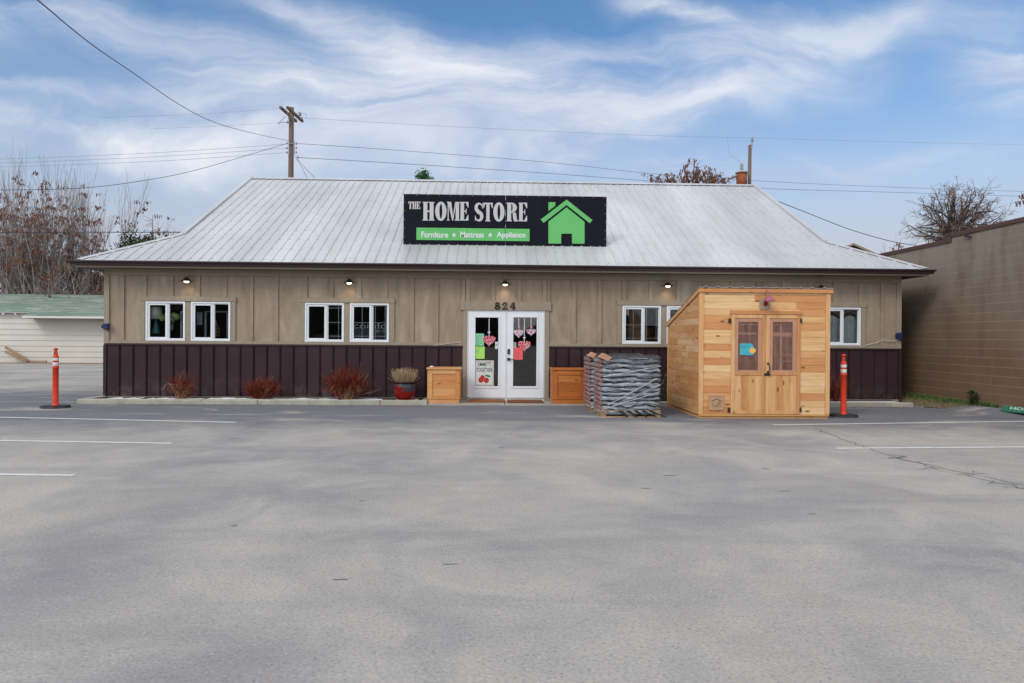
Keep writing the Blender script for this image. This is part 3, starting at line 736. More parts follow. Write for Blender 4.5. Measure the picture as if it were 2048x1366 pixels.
# side slopes ribs
for (xe_, xg, s_) in ((XEL, XGL, 1), (XER, XGR, -1)):
    y = EY+.2
    while y < BYE-.2:
        t = min(1, (y-EY)/1.69, (BYE-y)/1.69); xt = xe_+(xg-xe_)*t
        m.beam((xe_, y, EZ+.012), (xt, y, EZ+(GZ-EZ)*t+.012), .03, .02); y += .2413
roof = m.build('roof', [MT['roof'], MT['screw']], store, recalc=False)
m = MB()
m.sheet([(XGL-.1, RY-.17, RZ-.055), (XGR+.1, RY-.17, RZ-.055), (XGR+.1, RY, RZ+.035), (XGL-.1, RY, RZ+.035)])
m.sheet([(XGL-.1, RY+.17, RZ-.055), (XGR+.1, RY+.17, RZ-.055), (XGR+.1, RY, RZ+.035), (XGL-.1, RY, RZ+.035)])
m.build('ridge_cap', MT['roof'], roof, recalc=False)
for (xe_, xg) in ((XEL, XGL), (XER, XGR)):
    for s_ in (0, 1):
        yy = (lambda y: y) if s_ == 0 else (lambda y: 2*RY-y)
        m = MB(); d = .13
        sx = 1 if xe_ < 0 else -1
        a, b = Vector((xe_, yy(EY), EZ+.03)), Vector((xg, yy(GY), GZ+.03))
        yo = 1 if s_ == 0 else -1
        m.sheet([a, a+Vector((sx*d, 0, -.012)), b+Vector((sx*d, 0, -.012)), b]); m.sheet([a, a+Vector((0, yo*d, -.012)), b+Vector((0, yo*d, -.012)), b])
        m.build('hip_cap', MT['roof'], roof, recalc=False)
        m = MB(); xq = xg-sx*.03
        a, b = Vector((xq, yy(GY-.02), GZ+.02)), Vector((xq, RY, RZ+.02)); w_ = Vector((sx*.14, 0, 0))
        up = Vector((0, 0, .03)); m.add([a, b, b+w_, a+w_, a+up, b+up, b+w_+up, a+w_+up, a-Vector((0, 0, .12)), b-Vector((0, 0, .12))], [(4, 5, 6, 7), (0, 1, 5, 4), (3, 2, 6, 7), (8, 9, 1, 0), (0, 3, 7, 4)])
        m.build('rake_trim', MT['roof'], roof, recalc=False)
for xg in (XGL, XGR):
    m = MB(); m.sheet([(xg, GY, GZ), (xg, 2*RY-GY, GZ), (xg, RY, RZ-.02)]); m.build('gable_wall', MT['roof'], store, recalc=False)
# gutter: ring with a sloped front, fascia below, soffit
def ring(mb, prof):
    n_ = len(prof); vs = []
    for d, z in prof: vs += [(XEL-d, EY-d, z), (XER+d, EY-d, z), (XER+d, BYE+d, z), (XEL-d, BYE+d, z)]
    fs = []
    for i in range(n_-1):
        for k in range(4): fs.append((i*4+k, i*4+(k+1) % 4, (i+1)*4+(k+1) % 4, (i+1)*4+k))
    mb.add(vs, fs)
m = MB(); ring(m, [(-.03, EZ-.035), (.105, EZ-.02), (.125, EZ-.03), (.12, EZ-.05), (.085, EZ-.075), (.075, EZ-.12), (.0, EZ-.125)]); m.build('gutter', MT['gutter'], store, recalc=False)
m = MB(); ring(m, [(.002, EZ-.05), (.002, EZ-.168), (-.02, EZ-.168)]); m.build('fascia', MT['trim'], store, recalc=False)
m = MB(); ring(m, [(-.012, EZ-.16), (-.46, EZ-.15)]); m.build('soffit', MT['soffit'], store, recalc=False)

# interior
m = MB(); m.box(XL+.2, XR-.2, 4.2, 4.3, .1, ZT-.05); m.box(XL+.2, XR-.2, .16, 4.2, ZT-.09, ZT-.05)
for x in (-4.8, -1.5, 2.2, 6.0): m.box(x, x+.1, 1.6, 4.2, .1, ZT-.1)
m.box(XL+.15, XL+.2, .16, 4.2, .1, ZT-.05); m.box(XR-.2, XR-.15, .16, 4.2, .1, ZT-.05)
m.build('interior_wall', MT['darkint'], store)
m = MB(); m.box(XL+.2, XR-.2, .16, 4.2, .10, .13); m.build('interior_floor', MT['intfloor'], store)

# windows
def window(i, r, left_sash=True, grille=True):
    x0, x1, z0, z1 = r; a = MB(); t = .045; yf = -.03
    def fr(mb, x0, x1, z0, z1, t, ya, yb):
        mb.box(x0, x1, ya, yb, z0, z0+t); mb.box(x0, x1, ya, yb, z1-t, z1); mb.box(x0, x0+t, ya, yb, z0+t, z1-t); mb.box(x1-t, x1, ya, yb, z0+t, z1-t)
    fr(a, x0, x1, z0, z1, t, yf, .1); xm = (x0+x1)/2+.01
    o = a.build('window', MT['white'], store, bevel=.004)
    b = MB(); fr(b, x0+t+.001, xm+.03, z0+t+.001, z1-t-.001, .045, -.012, .03); b.build('sliding_sash', MT['white'], o, bevel=.003)
    b = MB(); b.box(xm+.032, xm+.058, -.004, .05, z0+t+.001, z1-t-.001); fr(b, xm+.06, x1-t-.001, z0+t+.001, z1-t-.001, .016, .01, .05); b.build('fixed_sash', MT['white'], o)
    b = MB(); b.sheet([(x0+t+.04, .012, z0+t+.04), (xm-.01, .012, z0+t+.04), (xm-.01, .012, z1-t-.04), (x0+t+.04, .012, z1-t-.04)])
    b.build('pane', MT['glass'], o, recalc=False)
    b = MB(); b.sheet([(xm+.05, .03, z0+t+.01), (x1-t-.01, .03, z0+t+.01), (x1-t-.01, .03, z1-t-.01), (xm+.05, .03, z1-t-.01)]); b.build('pane', MT['glass'], o, recalc=False)
    if grille:
        b = MB(); wd = .012; h = z1-z0
        def gx(x, lo=0, hi=1): b.box(x-wd/2, x+wd/2, .036, .044, z0+t+.01, z1-t-.01)
        def gz(z, xa, xb): b.box(xa, xb, .045, .053, z-wd/2, z+wd/2)
        if grille == 'right':
            gx(x1-t-.10); gx(xm+.09) if False else None
            gz(z0+h*.5, xm+.06, x1-t); gz(z0+h*.15, xm+.06, x1-t); gz(z1-h*.13, xm+.06, x1-t)
        else:
            gx(x0+t+.24); gx(x1-t-.06); gx(xm+.12); gz(z0+h*.5, x0+t+.03, x1-t); gz(z0+h*.155, x0+t+.03, x1-t)
        b.build('grille', MT['white'], o)
    return o
for i, r in enumerate(WIN):
    window(i, r, grille=[None, None, 'right', 'all', 'all', 'all', None, None][i])

# doors
def door(px0, px1, gx0, gx1, hinge):
    X0, X1 = P(px0, 700).x, P(px1, 700).x; Z0, Z1 = .075, DZ1-.02
    ga, gb, gc, gd = RC(gx0, 635, gx1, 772.5, -.01)
    d = MB(); y0, y1 = -.01, .035
    d.box(X0, ga, y0, y1, Z0, Z1); d.box(gb, X1, y0, y1, Z0, Z1); d.box(ga, gb, y0, y1, Z0, gc); d.box(ga, gb, y0, y1, gd, Z1)
    o = d.build('door', MT['white'], store)
    f = MB(); e = .045
    f.box(ga-e, gb+e, y0-.014, y0-.001, gc-e, gc); f.box(ga-e, gb+e, y0-.014, y0-.001, gd, gd+e); f.box(ga-e, ga, y0-.014, y0-.001, gc, gd); f.box(gb, gb+e, y0-.014, y0-.001, gc, gd)
    f.build('glazing_bead', MT['white'], o, bevel=.004)
    p = MB(); p.sheet([(ga, .01, gc), (gb, .01, gc), (gb, .01, gd), (ga, .01, gd)]); p.build('pane', MT['glass'], o, recalc=False)
    return o
door_l = door(936.5, 1011, 950.5, 996.5, 0); door_r = door(1013, 1087.5, 1026.5, 1073, 1)
m = MB(); m.box(DX0, P(936, 700).x, -.02, .1, .04, DZ1); m.box(P(1088, 700).x, DX1, -.02, .1, .04, DZ1); m.box(P(936, 700).x, P(1088, 700).x, -.02, .1, DZ1-.018, DZ1)
m.box(P(1011.2, 700).x, P(1012.8, 700).x, -.022, .03, .07, DZ1-.019)
m.build('door_frame', MT['white'], store)
m = MB(); m.box(DX0+.001, DX1-.001, -.05, .12, .037, .062); m.build('threshold', MT['reflect'], store)
m = MB(); a, b, c, d = RC(1015, 698, 1020, 708.5, -.03); m.box(a, b, -.035, -.011, c, d); m.build('keypad_lock', MT['black'], door_r, bevel=.006)
m = MB(); a, b, c, d = RC(1014.5, 715.5, 1020, 721, -.03); m.box(a, b, -.04, -.011, c, d); m.tube([((a+b)/2, -.06, (c+d)/2), (b+.10, -.06, (c+d)/2-.003)], .009, 8); m.tube([((a+b)/2, -.035, (c+d)/2), ((a+b)/2, -.065, (c+d)/2)], .012, 8)
m.build('door_lever', MT['black'], door_r, bevel=.004)

# custom heavy slab letters (outline pieces in a unit box)
def glyph(mb, ch, x0, x1, z0, z1, y0, y1):
    W, H = x1-x0, z1-z0; k = [0]
    def T(p): return (x0+p[0]*W, z0+p[1]*H)
    def poly(pts):
        e = .0006*k[0]; k[0] += 1; mb.prism([T(p) for p in pts], y0-e, y1)
    def rc(a, b, c, d): poly([(a, c), (b, c), (b, d), (a, d)])
    def stem(a, b): rc(a, b, 0, 1); rc(a-.07, b+.07, 0, .055); rc(a-.07, b+.07, .945, 1)
    def ringo(cx, cz, rx, rz, ix, iz, t0=0, t1=2*math.pi, n_=28):
        for i in range(n_):
            a, b = t0+(t1-t0)*i/n_, t0+(t1-t0)*(i+1)/n_
            mb.prism([T((cx+rx*math.cos(a), cz+rz*math.sin(a))), T((cx+rx*math.cos(b), cz+rz*math.sin(b))), T((cx+ix*math.cos(b), cz+iz*math.sin(b))), T((cx+ix*math.cos(a), cz+iz*math.sin(a)))], y0, y1)
    if ch == 'H': stem(.07, .40); stem(.60, .93); rc(.40, .60, .46, .54)
    elif ch == 'T':
        rc(.33, .67, 0, 1); rc(.24, .76, 0, .055); rc(0, 1, .93, 1); poly([(0, .93), (.0, .70), (.06, .70), (.22, .93)]); poly([(1, .93), (1, .70), (.94, .70), (.78, .93)])
    elif ch == 'E':
        stem(.08, .48); rc(.48, .98, .95, 1); rc(.48, .98, 0, .05); poly([(.98, .95), (.98, .70), (.91, .70), (.66, .95)]); poly([(.98, .05), (.98, .30), (.91, .30), (.66, .05)])
        rc(.48, .72, .47, .53); rc(.68, .76, .36, .64)
    elif ch == 'O': ringo(.5, .5, .5, .515, .13, .40)
    elif ch == 'M':
        rc(.05, .13, 0, 1); rc(-.01, .2, 0, .055); rc(-.01, .3, .945, 1); rc(.70, .98, 0, 1); rc(.62, 1.02, 0, .055); rc(.66, 1.02, .945, 1); poly([(.06, 1), (.33, 1), (.50, .16), (.42, 0)]); poly([(.42, 0), (.50, 0), (.72, .86), (.72, 1), (.66, 1)])
    elif ch == 'R':
        stem(.07, .42); ringo(.45, .735, .47, .265, .10, .20, -math.pi/2, math.pi/2, 14); rc(.42, .55, .47, .53)
        poly([(.55, .47), (.84, .47), (.93, .08), (1.02, .08), (1.02, 0), (.70, 0), (.60, .12)])
    elif ch == 'S':
        pts = []
        n_ = 26
        for i in range(n_+1):
            t = i/n_
            # centre line of the S with a swelling stroke
            a = math.pi*(.12+1.38*t*2) if t < .5 else 0
            if t < .5: ang = .10*math.pi+(1.40*math.pi)*(t/.5); cx, cz = .52+.34*math.cos(ang), .74+.215*math.sin(ang)
            else: ang = .5*math.pi-(1.40*math.pi)*((t-.5)/.5); cx, cz = .46+.36*math.cos(ang), .265+.22*math.sin(ang)
            wd = .045+.12*math.exp(-((t-.5)/.23)**2)+.05*math.exp(-((t-.25)/.12)**2)+.05*math.exp(-((t-.75)/.12)**2)
            pts.append((cx, cz, wd))
        L = []; Rr = []
        for i, (cx, cz, wd) in enumerate(pts):
            a = pts[max(0, i-1)]; b = pts[min(n_, i+1)]; dx, dz = (b[0]-a[0])*.5, (b[1]-a[1]); l = math.hypot(dx, dz) or 1
            L.append((cx-dz/l*wd*1.25, cz+dx/l*wd*.62)); Rr.append((cx+dz/l*wd*1.25, cz-dx/l*wd*.62))
        for i in range(n_): mb.prism([T(L[i]), T(L[i+1]), T(Rr[i+1]), T(Rr[i])], y0-.0003*(i % 2), y1)
        poly([(.84, .70), (.92, .70), (.92, 1), (.84, .93)]); poly([(.06, .30), (.14, .30), (.16, .08), (.06, 0)])
    elif ch == '8':
        ringo(.5, .74, .44, .27, .12, .13); ringo(.5, .27, .55, .29, .15, .13)
    elif ch == '4':
        poly([(.50, 1), (.84, 1), (.84, 0), (.50, 0)]); poly([(0, .25), (1, .25), (1, .37), (0, .37)]); poly([(0, .37), (.16, .37), (.62, .92), (.55, 1)]); rc(.42, .93, 0, .07)
    elif ch == '2':
        ringo(.48, .70, .42, .30, .16, .20, -.2, math.pi, 12); poly([(.62, .62), (.90, .66), (.36, .16), (.02, .06)]); rc(0, .96, 0, .15); rc(.88, .98, .0, .28); rc(.03, .30, .60, .76)
for ch, a, b in (('8', 990, 999.7), ('2', 1005, 1015.2), ('4', 1020.3, 1030.5)):
    r = RC(a-.5, 604.5, b+.5, 618.8, -.06); m = MB(); glyph(m, ch, *r, -.062, -.046); m.build('house_number', MT['number'], store)

# blue boxes at the corners and the cord
for (x0, y0, x1, y1, lb) in [(207, 646.5, 217, 658, 'small navy box fixed at the left corner of the store'), (1795, 665.5, 1804, 678, 'small navy box fixed at the right corner of the store')]:
    r = RC(x0, y0, x1, y1, -.1); m = MB(); m.box(r[0], r[1], -.14, -.04, r[2], r[3])
    o = thing('wall_box', ((r[0]+r[1])/2, -.04, r[2]), lb, 'wall box', 'navy boxes on the store corners')
    m.build('casing', MT['bluebox'], o, bevel=.012)
    sx = r[0]-.055 if x0 < 500 else r[0]-.03; m = MB(); m.box(sx, r[0]-.001, -.1, -.05, r[2]+.02, r[3]-.04); m.build('sensor', MT['black'], o, bevel=.006)
    m = MB(); m.tube([((r[0]+r[1])/2, -.06, r[2]), ((r[0]+r[1])/2+.06, -.06, r[2]-.05)], .008); m.build('bracket', MT['black'], o)
m = MB(); pts = [P(1722, 694, -.05), P(1738, 689, -.05), P(1763, 682, -.05), P(1765, 680, -.05), P(1785, 682, -.05), P(1800, 681, -.05)]; m.tube(pts, .008, 5)
tag(m.build('cord', MT['whitecord']), 'thin white cord running along the band at the right end of the store wall', 'cord')
m = MB(); pts = [P(868, 691, -.06), P(890, 688, -.05), P(924, 684, -.05)]; m.tube(pts, .006, 5)
tag(m.build('cord', MT['whitecord']), 'thin cord stretched above the brown skirt just left of the entrance', 'cord')

# pendant lamps under the eave
def pendant():
    t = thing('pendant_lamp', (0, 0, 0), 'x', 'lamp', 'pendant lamps under the eave')
    m = MB(); m.tube([(0, 0, .0), (0, 0, -.20)], .011, 8); m.smooth = True; m.lathe((0, 0, 0), [(.035, 0), (.035, -.015), (.01, -.02)], 14); m.lathe((0, 0, -.235), [(.02, .05), (.028, .035), (.028, 0), (.02, -.01)], 12); m.build('stem', MT['brass'], t)
    m = MB(); m.smooth = True; pr = [(.03, -.225), (.045, -.235), (.05, -.25), (.062, -.262), (.09, -.29), (.140, -.315), (.144, -.319), (.137, -.320), (.08, -.297), (.045, -.27), (.03, -.25)]; m.lathe((0, 0, 0), pr, 24); m.build('lamp_shade', MT['black'], t)
    m = MB(); m.smooth = True; m.sphere((0, 0, -.315), .062, 16, (1, 1, .62)); m.build('bulb', MT['bulb'], t)
    return t
lab = ['lit pendant lamp above the leftmost pair of windows', 'lit pendant lamp above the second pair of windows from the left', 'lit pendant lamp above the entrance doors', 'lit pendant lamp just left of the wooden shed roof', 'pendant lamp almost hidden behind the top right corner of the wooden shed']
p0 = pendant()
for i, px in enumerate((373, 698.5, 1010.5, 1336, 1643)):
    o = p0 if i == 0 else copy_tree(p0)
    LY = -.17
    o.location = (P(px, 550, LY).x, LY, EZ-.135); o['label'] = lab[i]
    if i == 4: o.location.z -= .035
    l = bpy.data.lights.new('lamp_light', 'SPOT'); l.energy = 3; l.color = (1, .72, .48); l.shadow_soft_size = .05; l.spot_size = R(110); l.spot_blend = 1
    lo2 = bpy.data.objects.new('lamp_light', l); COL.objects.link(lo2); lo2.location = o.location+Vector((0, -.03, -.38)); lo2.rotation_euler = (R(28), 0, 0)

# ------------------------------------------------------------------ roof sign
SY = .72
def SG(zx, zy): q = P(780+zx/4.452, 360+zy/4.452, SY); return (q.x, q.z)
sx0, sx1 = P(807, 440, SY).x, P(1213, 444, SY).x; sz0 = P(1010, 493, SY).z; sz1 = P(1010, 390.5, SY).z
sign = thing('roof_sign', ((sx0+sx1)/2, SY, sz0), 'wide black roof sign with silver lettering, green band and green house emblem', 'sign')
xj = P(1011, 440, SY).x
for a, b in ((sx0, xj-.004), (xj+.004, sx1)):
    m = MB(); m.box(a, b, SY, SY+.05, sz0, sz1); m.build('sign_panel', MT['signblack'], sign, bevel=.004)
m = MB(); 
for x in (sx0+.3, sx0+1.7, sx0+3.4, sx1-.3):
    m = MB(); m.beam((x, SY+.07, sz0+.02), (x, SY+.07, sz1-.05), .05, .04, (0, 1, 0)); yb = EY+(sz1-.2-EZ)/SL; m.beam((x, SY+.09, sz1-.2), (x, yb, zr(yb)), .04, .04); m.build('support_strut', MT['bolt'], sign)
m = MB(); y0, y1 = SY-.006, SY-.001
def lett(s, spans, ya, yb):
    for ch, (a, b) in zip(s, spans):
        p, q = SG(a, yb), SG(b, ya); glyph(m, ch, p[0], q[0], p[1], q[1], y0, y1)
lett('THE', [(163, 200), (200, 236), (236, 271)], 193, 258); m.build('store_name', MT['silver'], sign); m = MB()
lett('HOME', [(290, 396), (402, 504), (508, 618), (621, 701)], 196, 361); m.build('store_name', MT['silver'], sign); m = MB()
lett('STORE', [(752, 832), (829, 915), (919, 1020), (1036, 1138), (1143, 1223)], 203, 368)
m.build('store_name', MT['silver'], sign, recalc=True)
m = MB(); p, q = SG(235, 533), SG(1243, 436); m.box(p[0], q[0], SY-.004, SY-.001, p[1], q[1]); m.build('green_band', MT['green'], sign)
m = MB(); y0, y1 = SY-.009, SY-.005
for s, a, b in (('Furniture', 278, 520), ('Mattress', 625, 835), ('Appliance', 950, 1207)):
    hasp = s == 'Appliance'; p, q = SG(a, 525 if hasp else 512), SG(b, 462 if s != 'Appliance' else 465); text_mb(m, s, p[0], q[0], p[1], q[1], y0, y1, .03); m.build('band_lettering', MT['reflect'], sign); m = MB()
for a, b in ((553, 588), (875, 910)):
    mid = (a+b)/2
    m = MB(); m.prism([SG(a, 492), SG(mid, 470), SG(b, 492)], y0, y1); m.prism([SG(a+5, 492.2), SG(b-5, 492.2), SG(b-5, 510), SG(mid+4, 510), SG(mid+4, 500), SG(mid-4, 500), SG(mid-4, 510), SG(a+5, 510)], y0, y1); m.build('band_house', MT['reflect'], sign)
m = MB(); y0, y1 = SY-.008, SY-.001
m.prism([SG(*p) for p in [(1410, 560), (1410, 372), (1572, 244), (1732, 374), (1732, 562), (1727, 567), (1620, 566), (1620, 485), (1614, 478), (1531, 478), (1524, 485), (1524, 566), (1415, 566)]], y0, y1)
m.prism([SG(*p) for p in [(1342, 352), (1572, 175), (1802, 357), (1778, 385), (1572, 223), (1368, 382)]], y0, y1)
m.prism([SG(*p) for p in [(1411, 276), (1411, 198), (1472, 198), (1472, 229)]], y0, y1)
m.build('house_emblem', MT['green'], sign)
m = MB()
for i in range(19):
    x = sx0+.05+(sx1-sx0-.1)*i/18
    for z in (sz0+.03, sz1-.03): m = MB(); m.sphere((x, SY-.003, z), .011, 6); m.build('bolt', MT['bolt'], sign)
for i in range(1, 6):
    for x in (sx0+.03, sx1-.03): m = MB(); m.sphere((x, SY-.003, sz0+(sz1-sz0)*i/6), .011, 6); m.build('bolt', MT['bolt'], sign)
m = MB(); z = sz0
for i in range(9): z2 = z+random.uniform(.08, .2); m.tube([(xj+random.uniform(-.012, .012), SY-.004, z), (xj+random.uniform(-.012, .012), SY-.004, min(z2, sz1))], .006, 4); z = z2
m.build('joint_tape', MT['black'], sign)

# ------------------------------------------------------------------ things on the doors (hung just in front of the glass)
def sheetbox(name, r, y, mat, label, cat, group=None, tilt=0):
    o = thing(name, ((r[0]+r[1])/2, y, r[2]), label, cat, group); m = MB(); m.box(r[0], r[1], y-.003, y, r[2], r[3]); m.build('paper', mat, o); return o
def lines(parent, r, y, mat, rows_, x0=.1, x1=.85, name='writing'):
    m = MB(); X0, X1, Z0, Z1 = r; W = X1-X0; H = Z1-Z0; th = min(.008, H*.03)
    for (f, a, b) in rows_:
        x = X0+W*a
        while x < X0+W*b:
            l = random.uniform(.02, .05); m.box(x, min(x+l, X0+W*b), y-.0045, y-.0035, Z0+H*f, Z0+H*f+th); x += l+.012
    m.build(name, mat, parent)
DY = .004
r = RC(950.8, 667, 967.8, 691.5); o = sheetbox('paper_notice', r, DY, MT['mint'], 'mint green printed notice taped high in the left door', 'notice', 'notices in the entrance doors'); lines(o, r, DY, MT['inkteal'], [(.85, .15, .8)]+[(.1+.09*i, .12, .45+.3*(i % 2)) for i in range(8)])
r = RC(951, 693, 969.3, 717.5); o = sheetbox('paper_notice', r, DY, MT['lime'], 'lime green notice taped below the mint one in the left door', 'notice', 'notices in the entrance doors'); lines(o, r, DY, MT['inkteal'], [(.85, .1, .85), (.7, .1, .4), (.62, .1, .45), (.54, .1, .35), (.45, .1, .4)])
r = RC(1027, 695, 1045.5, 719.3); o = sheetbox('paper_notice', r, DY, MT['coral'], 'coral red notice taped in the right door beside the lever', 'notice', 'notices in the entrance doors'); lines(o, r, DY, MT['cherry'], [(.85, .2, .7)]+[(.15+.11*i, .12, .6+.2*(i % 2)) for i in range(6)])
r = RC(990.2, 683.5, 995.8, 697.8); o = sheetbox('door_sticker', r, DY-.001, MT['paper'], 'white sticker with red mark at the right edge of the left door glass', 'sticker'); m = MB(); h = r[3]-r[2]; m.box(r[0]+.01, r[1]-.01, DY-.0065, DY-.0045, r[2]+h*.5, r[2]+h*.62); m.build('red_mark', MT['cherry'], o)
r = RC(1027.2, 684.5, 1032, 695); o = sheetbox('door_sticker', r, DY-.001, MT['paper'], 'small white sticker with dark squares at the left edge of the right door glass', 'sticker'); m = MB(); h = r[3]-r[2]
for i in range(4): m.box(r[0]+.015, r[1]-.015, DY-.0065, DY-.0045, r[2]+h*(.1+.22*i), r[2]+h*(.24+.22*i))
m.build('dark_mark', MT['ink'], o)
# poster
r = RC(950.4, 720.8, 987.6, 771.2); X0, X1, Z0, Z1 = r; W = X1-X0; H = Z1-Z0
o = thing('poster', ((X0+X1)/2, -.0, Z0), 'white poster with blue lettering and red cherries standing in the left door', 'poster')
def rr(x0, x1, z0, z1, rad, n_=5):
    pts = []
    for cx, cz, a0 in ((x1-rad, z0+rad, -90), (x1-rad, z1-rad, 0), (x0+rad, z1-rad, 90), (x0+rad, z0+rad, 180)):
        for i in range(n_+1): a = R(a0+90*i/n_); pts.append((cx+rad*math.cos(a), cz+rad*math.sin(a)))
    return pts
m = MB(); m.prism(rr(X0, X1, Z0, Z1, .01), .0, .004); m.build('board', MT['paper'], o)
m = MB(); outer = rr(X0+.015, X1-.015, Z0+.015, Z1-.015, .035); inner = rr(X0+.022, X1-.022, Z0+.022, Z1-.022, .03); n_ = len(outer)
for i in range(n_): j = (i+1) % n_; m.prism([outer[i], outer[j], inner[j], inner[i]], -.002, -.0005)
m.build('border', MT['cherry'], o)
m = MB(); text_mb(m, 'EMMETT', X0+W*.15, X0+W*.85, Z0+H*.77, Z0+H*.92, -.004, -.0005, .008, 1.12); m.build('lettering', MT['ink'], o); m = MB(); text_mb(m, 'TOGETHER', X0+W*.07, X0+W*.93, Z0+H*.55, Z0+H*.71, -.004, -.0005, .008, 1.12); m.build('lettering', MT['ink'], o)
m = MB()
for cx, cz, rd in ((.31, .22, .13), (.60, .21, .13), (.39, .33, .11)):
    m.lathe((X0+W*cx, 0, Z0+H*cz), [(rd*W*1.1, -.0005-.001*cx), (rd*W*1.1, -.002-.001*cx)], 18, 'y')
m.build('cherries', MT['cherry'], o)
m = MB(); m.prism([(X0+W*.52, Z0+H*.41), (X0+W*.62, Z0+H*.44), (X0+W*.78, Z0+H*.41), (X0+W*.84, Z0+H*.34), (X0+W*.72, Z0+H*.34), (X0+W*.60, Z0+H*.37)], -.003, -.0005); m.tube([(X0+W*.52, -.003, Z0+H*.42), (X0+W*.60, -.003, Z0+H*.32)], .003, 4); m.build('cherry_leaf', MT['leafgreen'], o)
# hearts
def heart_pts(cx, cz, w_, h_, n_=30, sc=0):
    pts = []
    for i in range(n_):
        t = 2*math.pi*i/n_; x = 16*math.sin(t)**3; z = 13*math.cos(t)-5*math.cos(2*t)-2*math.cos(3*t)-math.cos(4*t)
        k = 1+sc*math.cos(9*t); pts.append((cx+x/32*w_*k, cz+(z+2.5)/29*h_*k))
    return pts
for (px, py, w_, h_, top, mat, lb, sm) in [(978, 682.5, 26, 22, 635, 'heartred', 'red and white lace heart hanging in the left door', 1), (1048.5, 692.5, 26, 21, 635, 'heartred', 'red and white lace heart hanging in the right door by the coral notice', 1),
        (1037.3, 668, 19.5, 17, 635, 'heartpink', 'pale pink heart hanging at the left of the right door', 0), (1062, 665, 19, 14, 635, 'heartpink', 'pale pink heart hanging highest, at the right of the right door', 0)]:
    c = P(px, py, -.005); s = 1/82.
    o = thing('hanging_heart', (c.x, -.003, c.z), lb, 'heart', 'paper hearts hung in the doors')
    m = MB(); m.prism(heart_pts(c.x, c.z, w_*s, h_*s, 60, .05 if not sm else .02), -.007, -.002); m.build('heart', MT[mat], o)
    zt = P(px, top, 0).z; m = MB(); m.box(c.x-.009, c.x+.009, -.0015, .0005, c.z+h_*s*.3, zt); m.build('ribbon', MT['ribbon'], o)
    m = MB(); m.prism(heart_pts(c.x, c.z+h_*s*(.78 if sm else .7), .07, .055, 24), -.010, -.0075); m.build('small_heart', MT['ribbon'] if sm else MT['heartred'], o)

# mats
for (x0, x1, y0, y1, lb) in [(936, 1010, -.62, -.12, 'orange brown coir doormat in front of the left door leaf'), (1014.5, 1085, -.75, -.22, 'dark brown coir doormat in front of the right door leaf')]:
    a, b = P(x0, 797, -.4).x, P(x1, 797, -.4).x; m = MB(); m.box(a, b, y0, y1, .036, .075)
    o = m.build('doormat', MT['mat'] if x0 < 1000 else plain('coir_mat_dark', (.16, .06, .025), .95, var=.3, scale=50, bump=.8), None, ((a+b)/2, y0, .036), bevel=.008); tag(o, lb, 'doormat', 'doormats at the entrance')

# ------------------------------------------------------------------ cedar boxes by the door
def cedar_box(px0, px1, yf, mat, label, slats):
    x0, x1 = P(px0, 770, yf).x, P(px1, 770, yf).x; D = .62; H = .86; b0 = .036
    o = thing('wooden_box', ((x0+x1)/2, yf+D/2, b0), label, 'wooden box', 'cedar boxes beside the doors')
    m = MB(); m.box(x0+.01, x1-.01, yf+.012, yf+D, b0, b0+.10); m.build('base', mat, o, bevel=.003)
    m = MB(); m.box(x0, x1, yf+.03, yf+D-.001, b0+.101, H-.04); m.build('carcass', mat, o)
    m = MB(); n_ = slats; za, zb = b0+.18, H-.13; xa, xb = x0+.10, x1-.10
    for i in range(n_): m.box(xa, xb, yf+.023, yf+.0295, za+(zb-za)*i/n_+.002, za+(zb-za)*(i+1)/n_-.002)
    m.build('panel', mat, o, bevel=.002)
    m = MB(); m.box(x0, xa, yf, yf+.03, b0+.102, H-.041); m.box(xb, x1, yf, yf+.03, b0+.102, H-.041); m.box(xa+.0005, xb-.0005, yf, yf+.03, b0+.102, za); m.box(xa+.0005, xb-.0005, yf, yf+.03, zb, H-.041)
    m.box(xa+.001, xb-.001, yf+.006, yf+.0225, zb-.022, zb-.001)
    for xx in (x0-.018, x1+.0005): m.box(xx, xx+.0175, yf+.02, yf+.10, b0+.102, H-.041); m.box(xx, xx+.0175, yf+D-.09, yf+D-.01, b0+.102, H-.041); m.box(xx, xx+.0175, yf+.1005, yf+D-.0905, H-.12, H-.041); m.box(xx, xx+.0175, yf+.1005, yf+D-.0905, b0+.102, b0+.18)
    m.build('face_frame', mat, o, bevel=.003)
    m = MB(); m.box(x0-.035, x1+.035, yf-.03, yf+D+.01, H-.04, H); m.build('lid', mat, o, bevel=.005)
    return o
ob = cedar_box(856, 919.5, -.90, MT['boxwood'], 'pale orange cedar box standing left of the entrance doors', 3)
cedar_box(1106.5, 1169.5, -.90, MT['boxwoodr'], 'reddish slatted cedar box standing right of the entrance doors', 5)
m = MB(); c = P(863, 730, -.7); m.sphere((c.x, -.7, .875), .03, 8, (1.2, 1, .6)); m.sphere((c.x+.03, -.68, .872), .02, 7); tag(m.build('pebble', MT['gravel']), 'small pale stone lying on the lid of the left cedar box', 'stone')

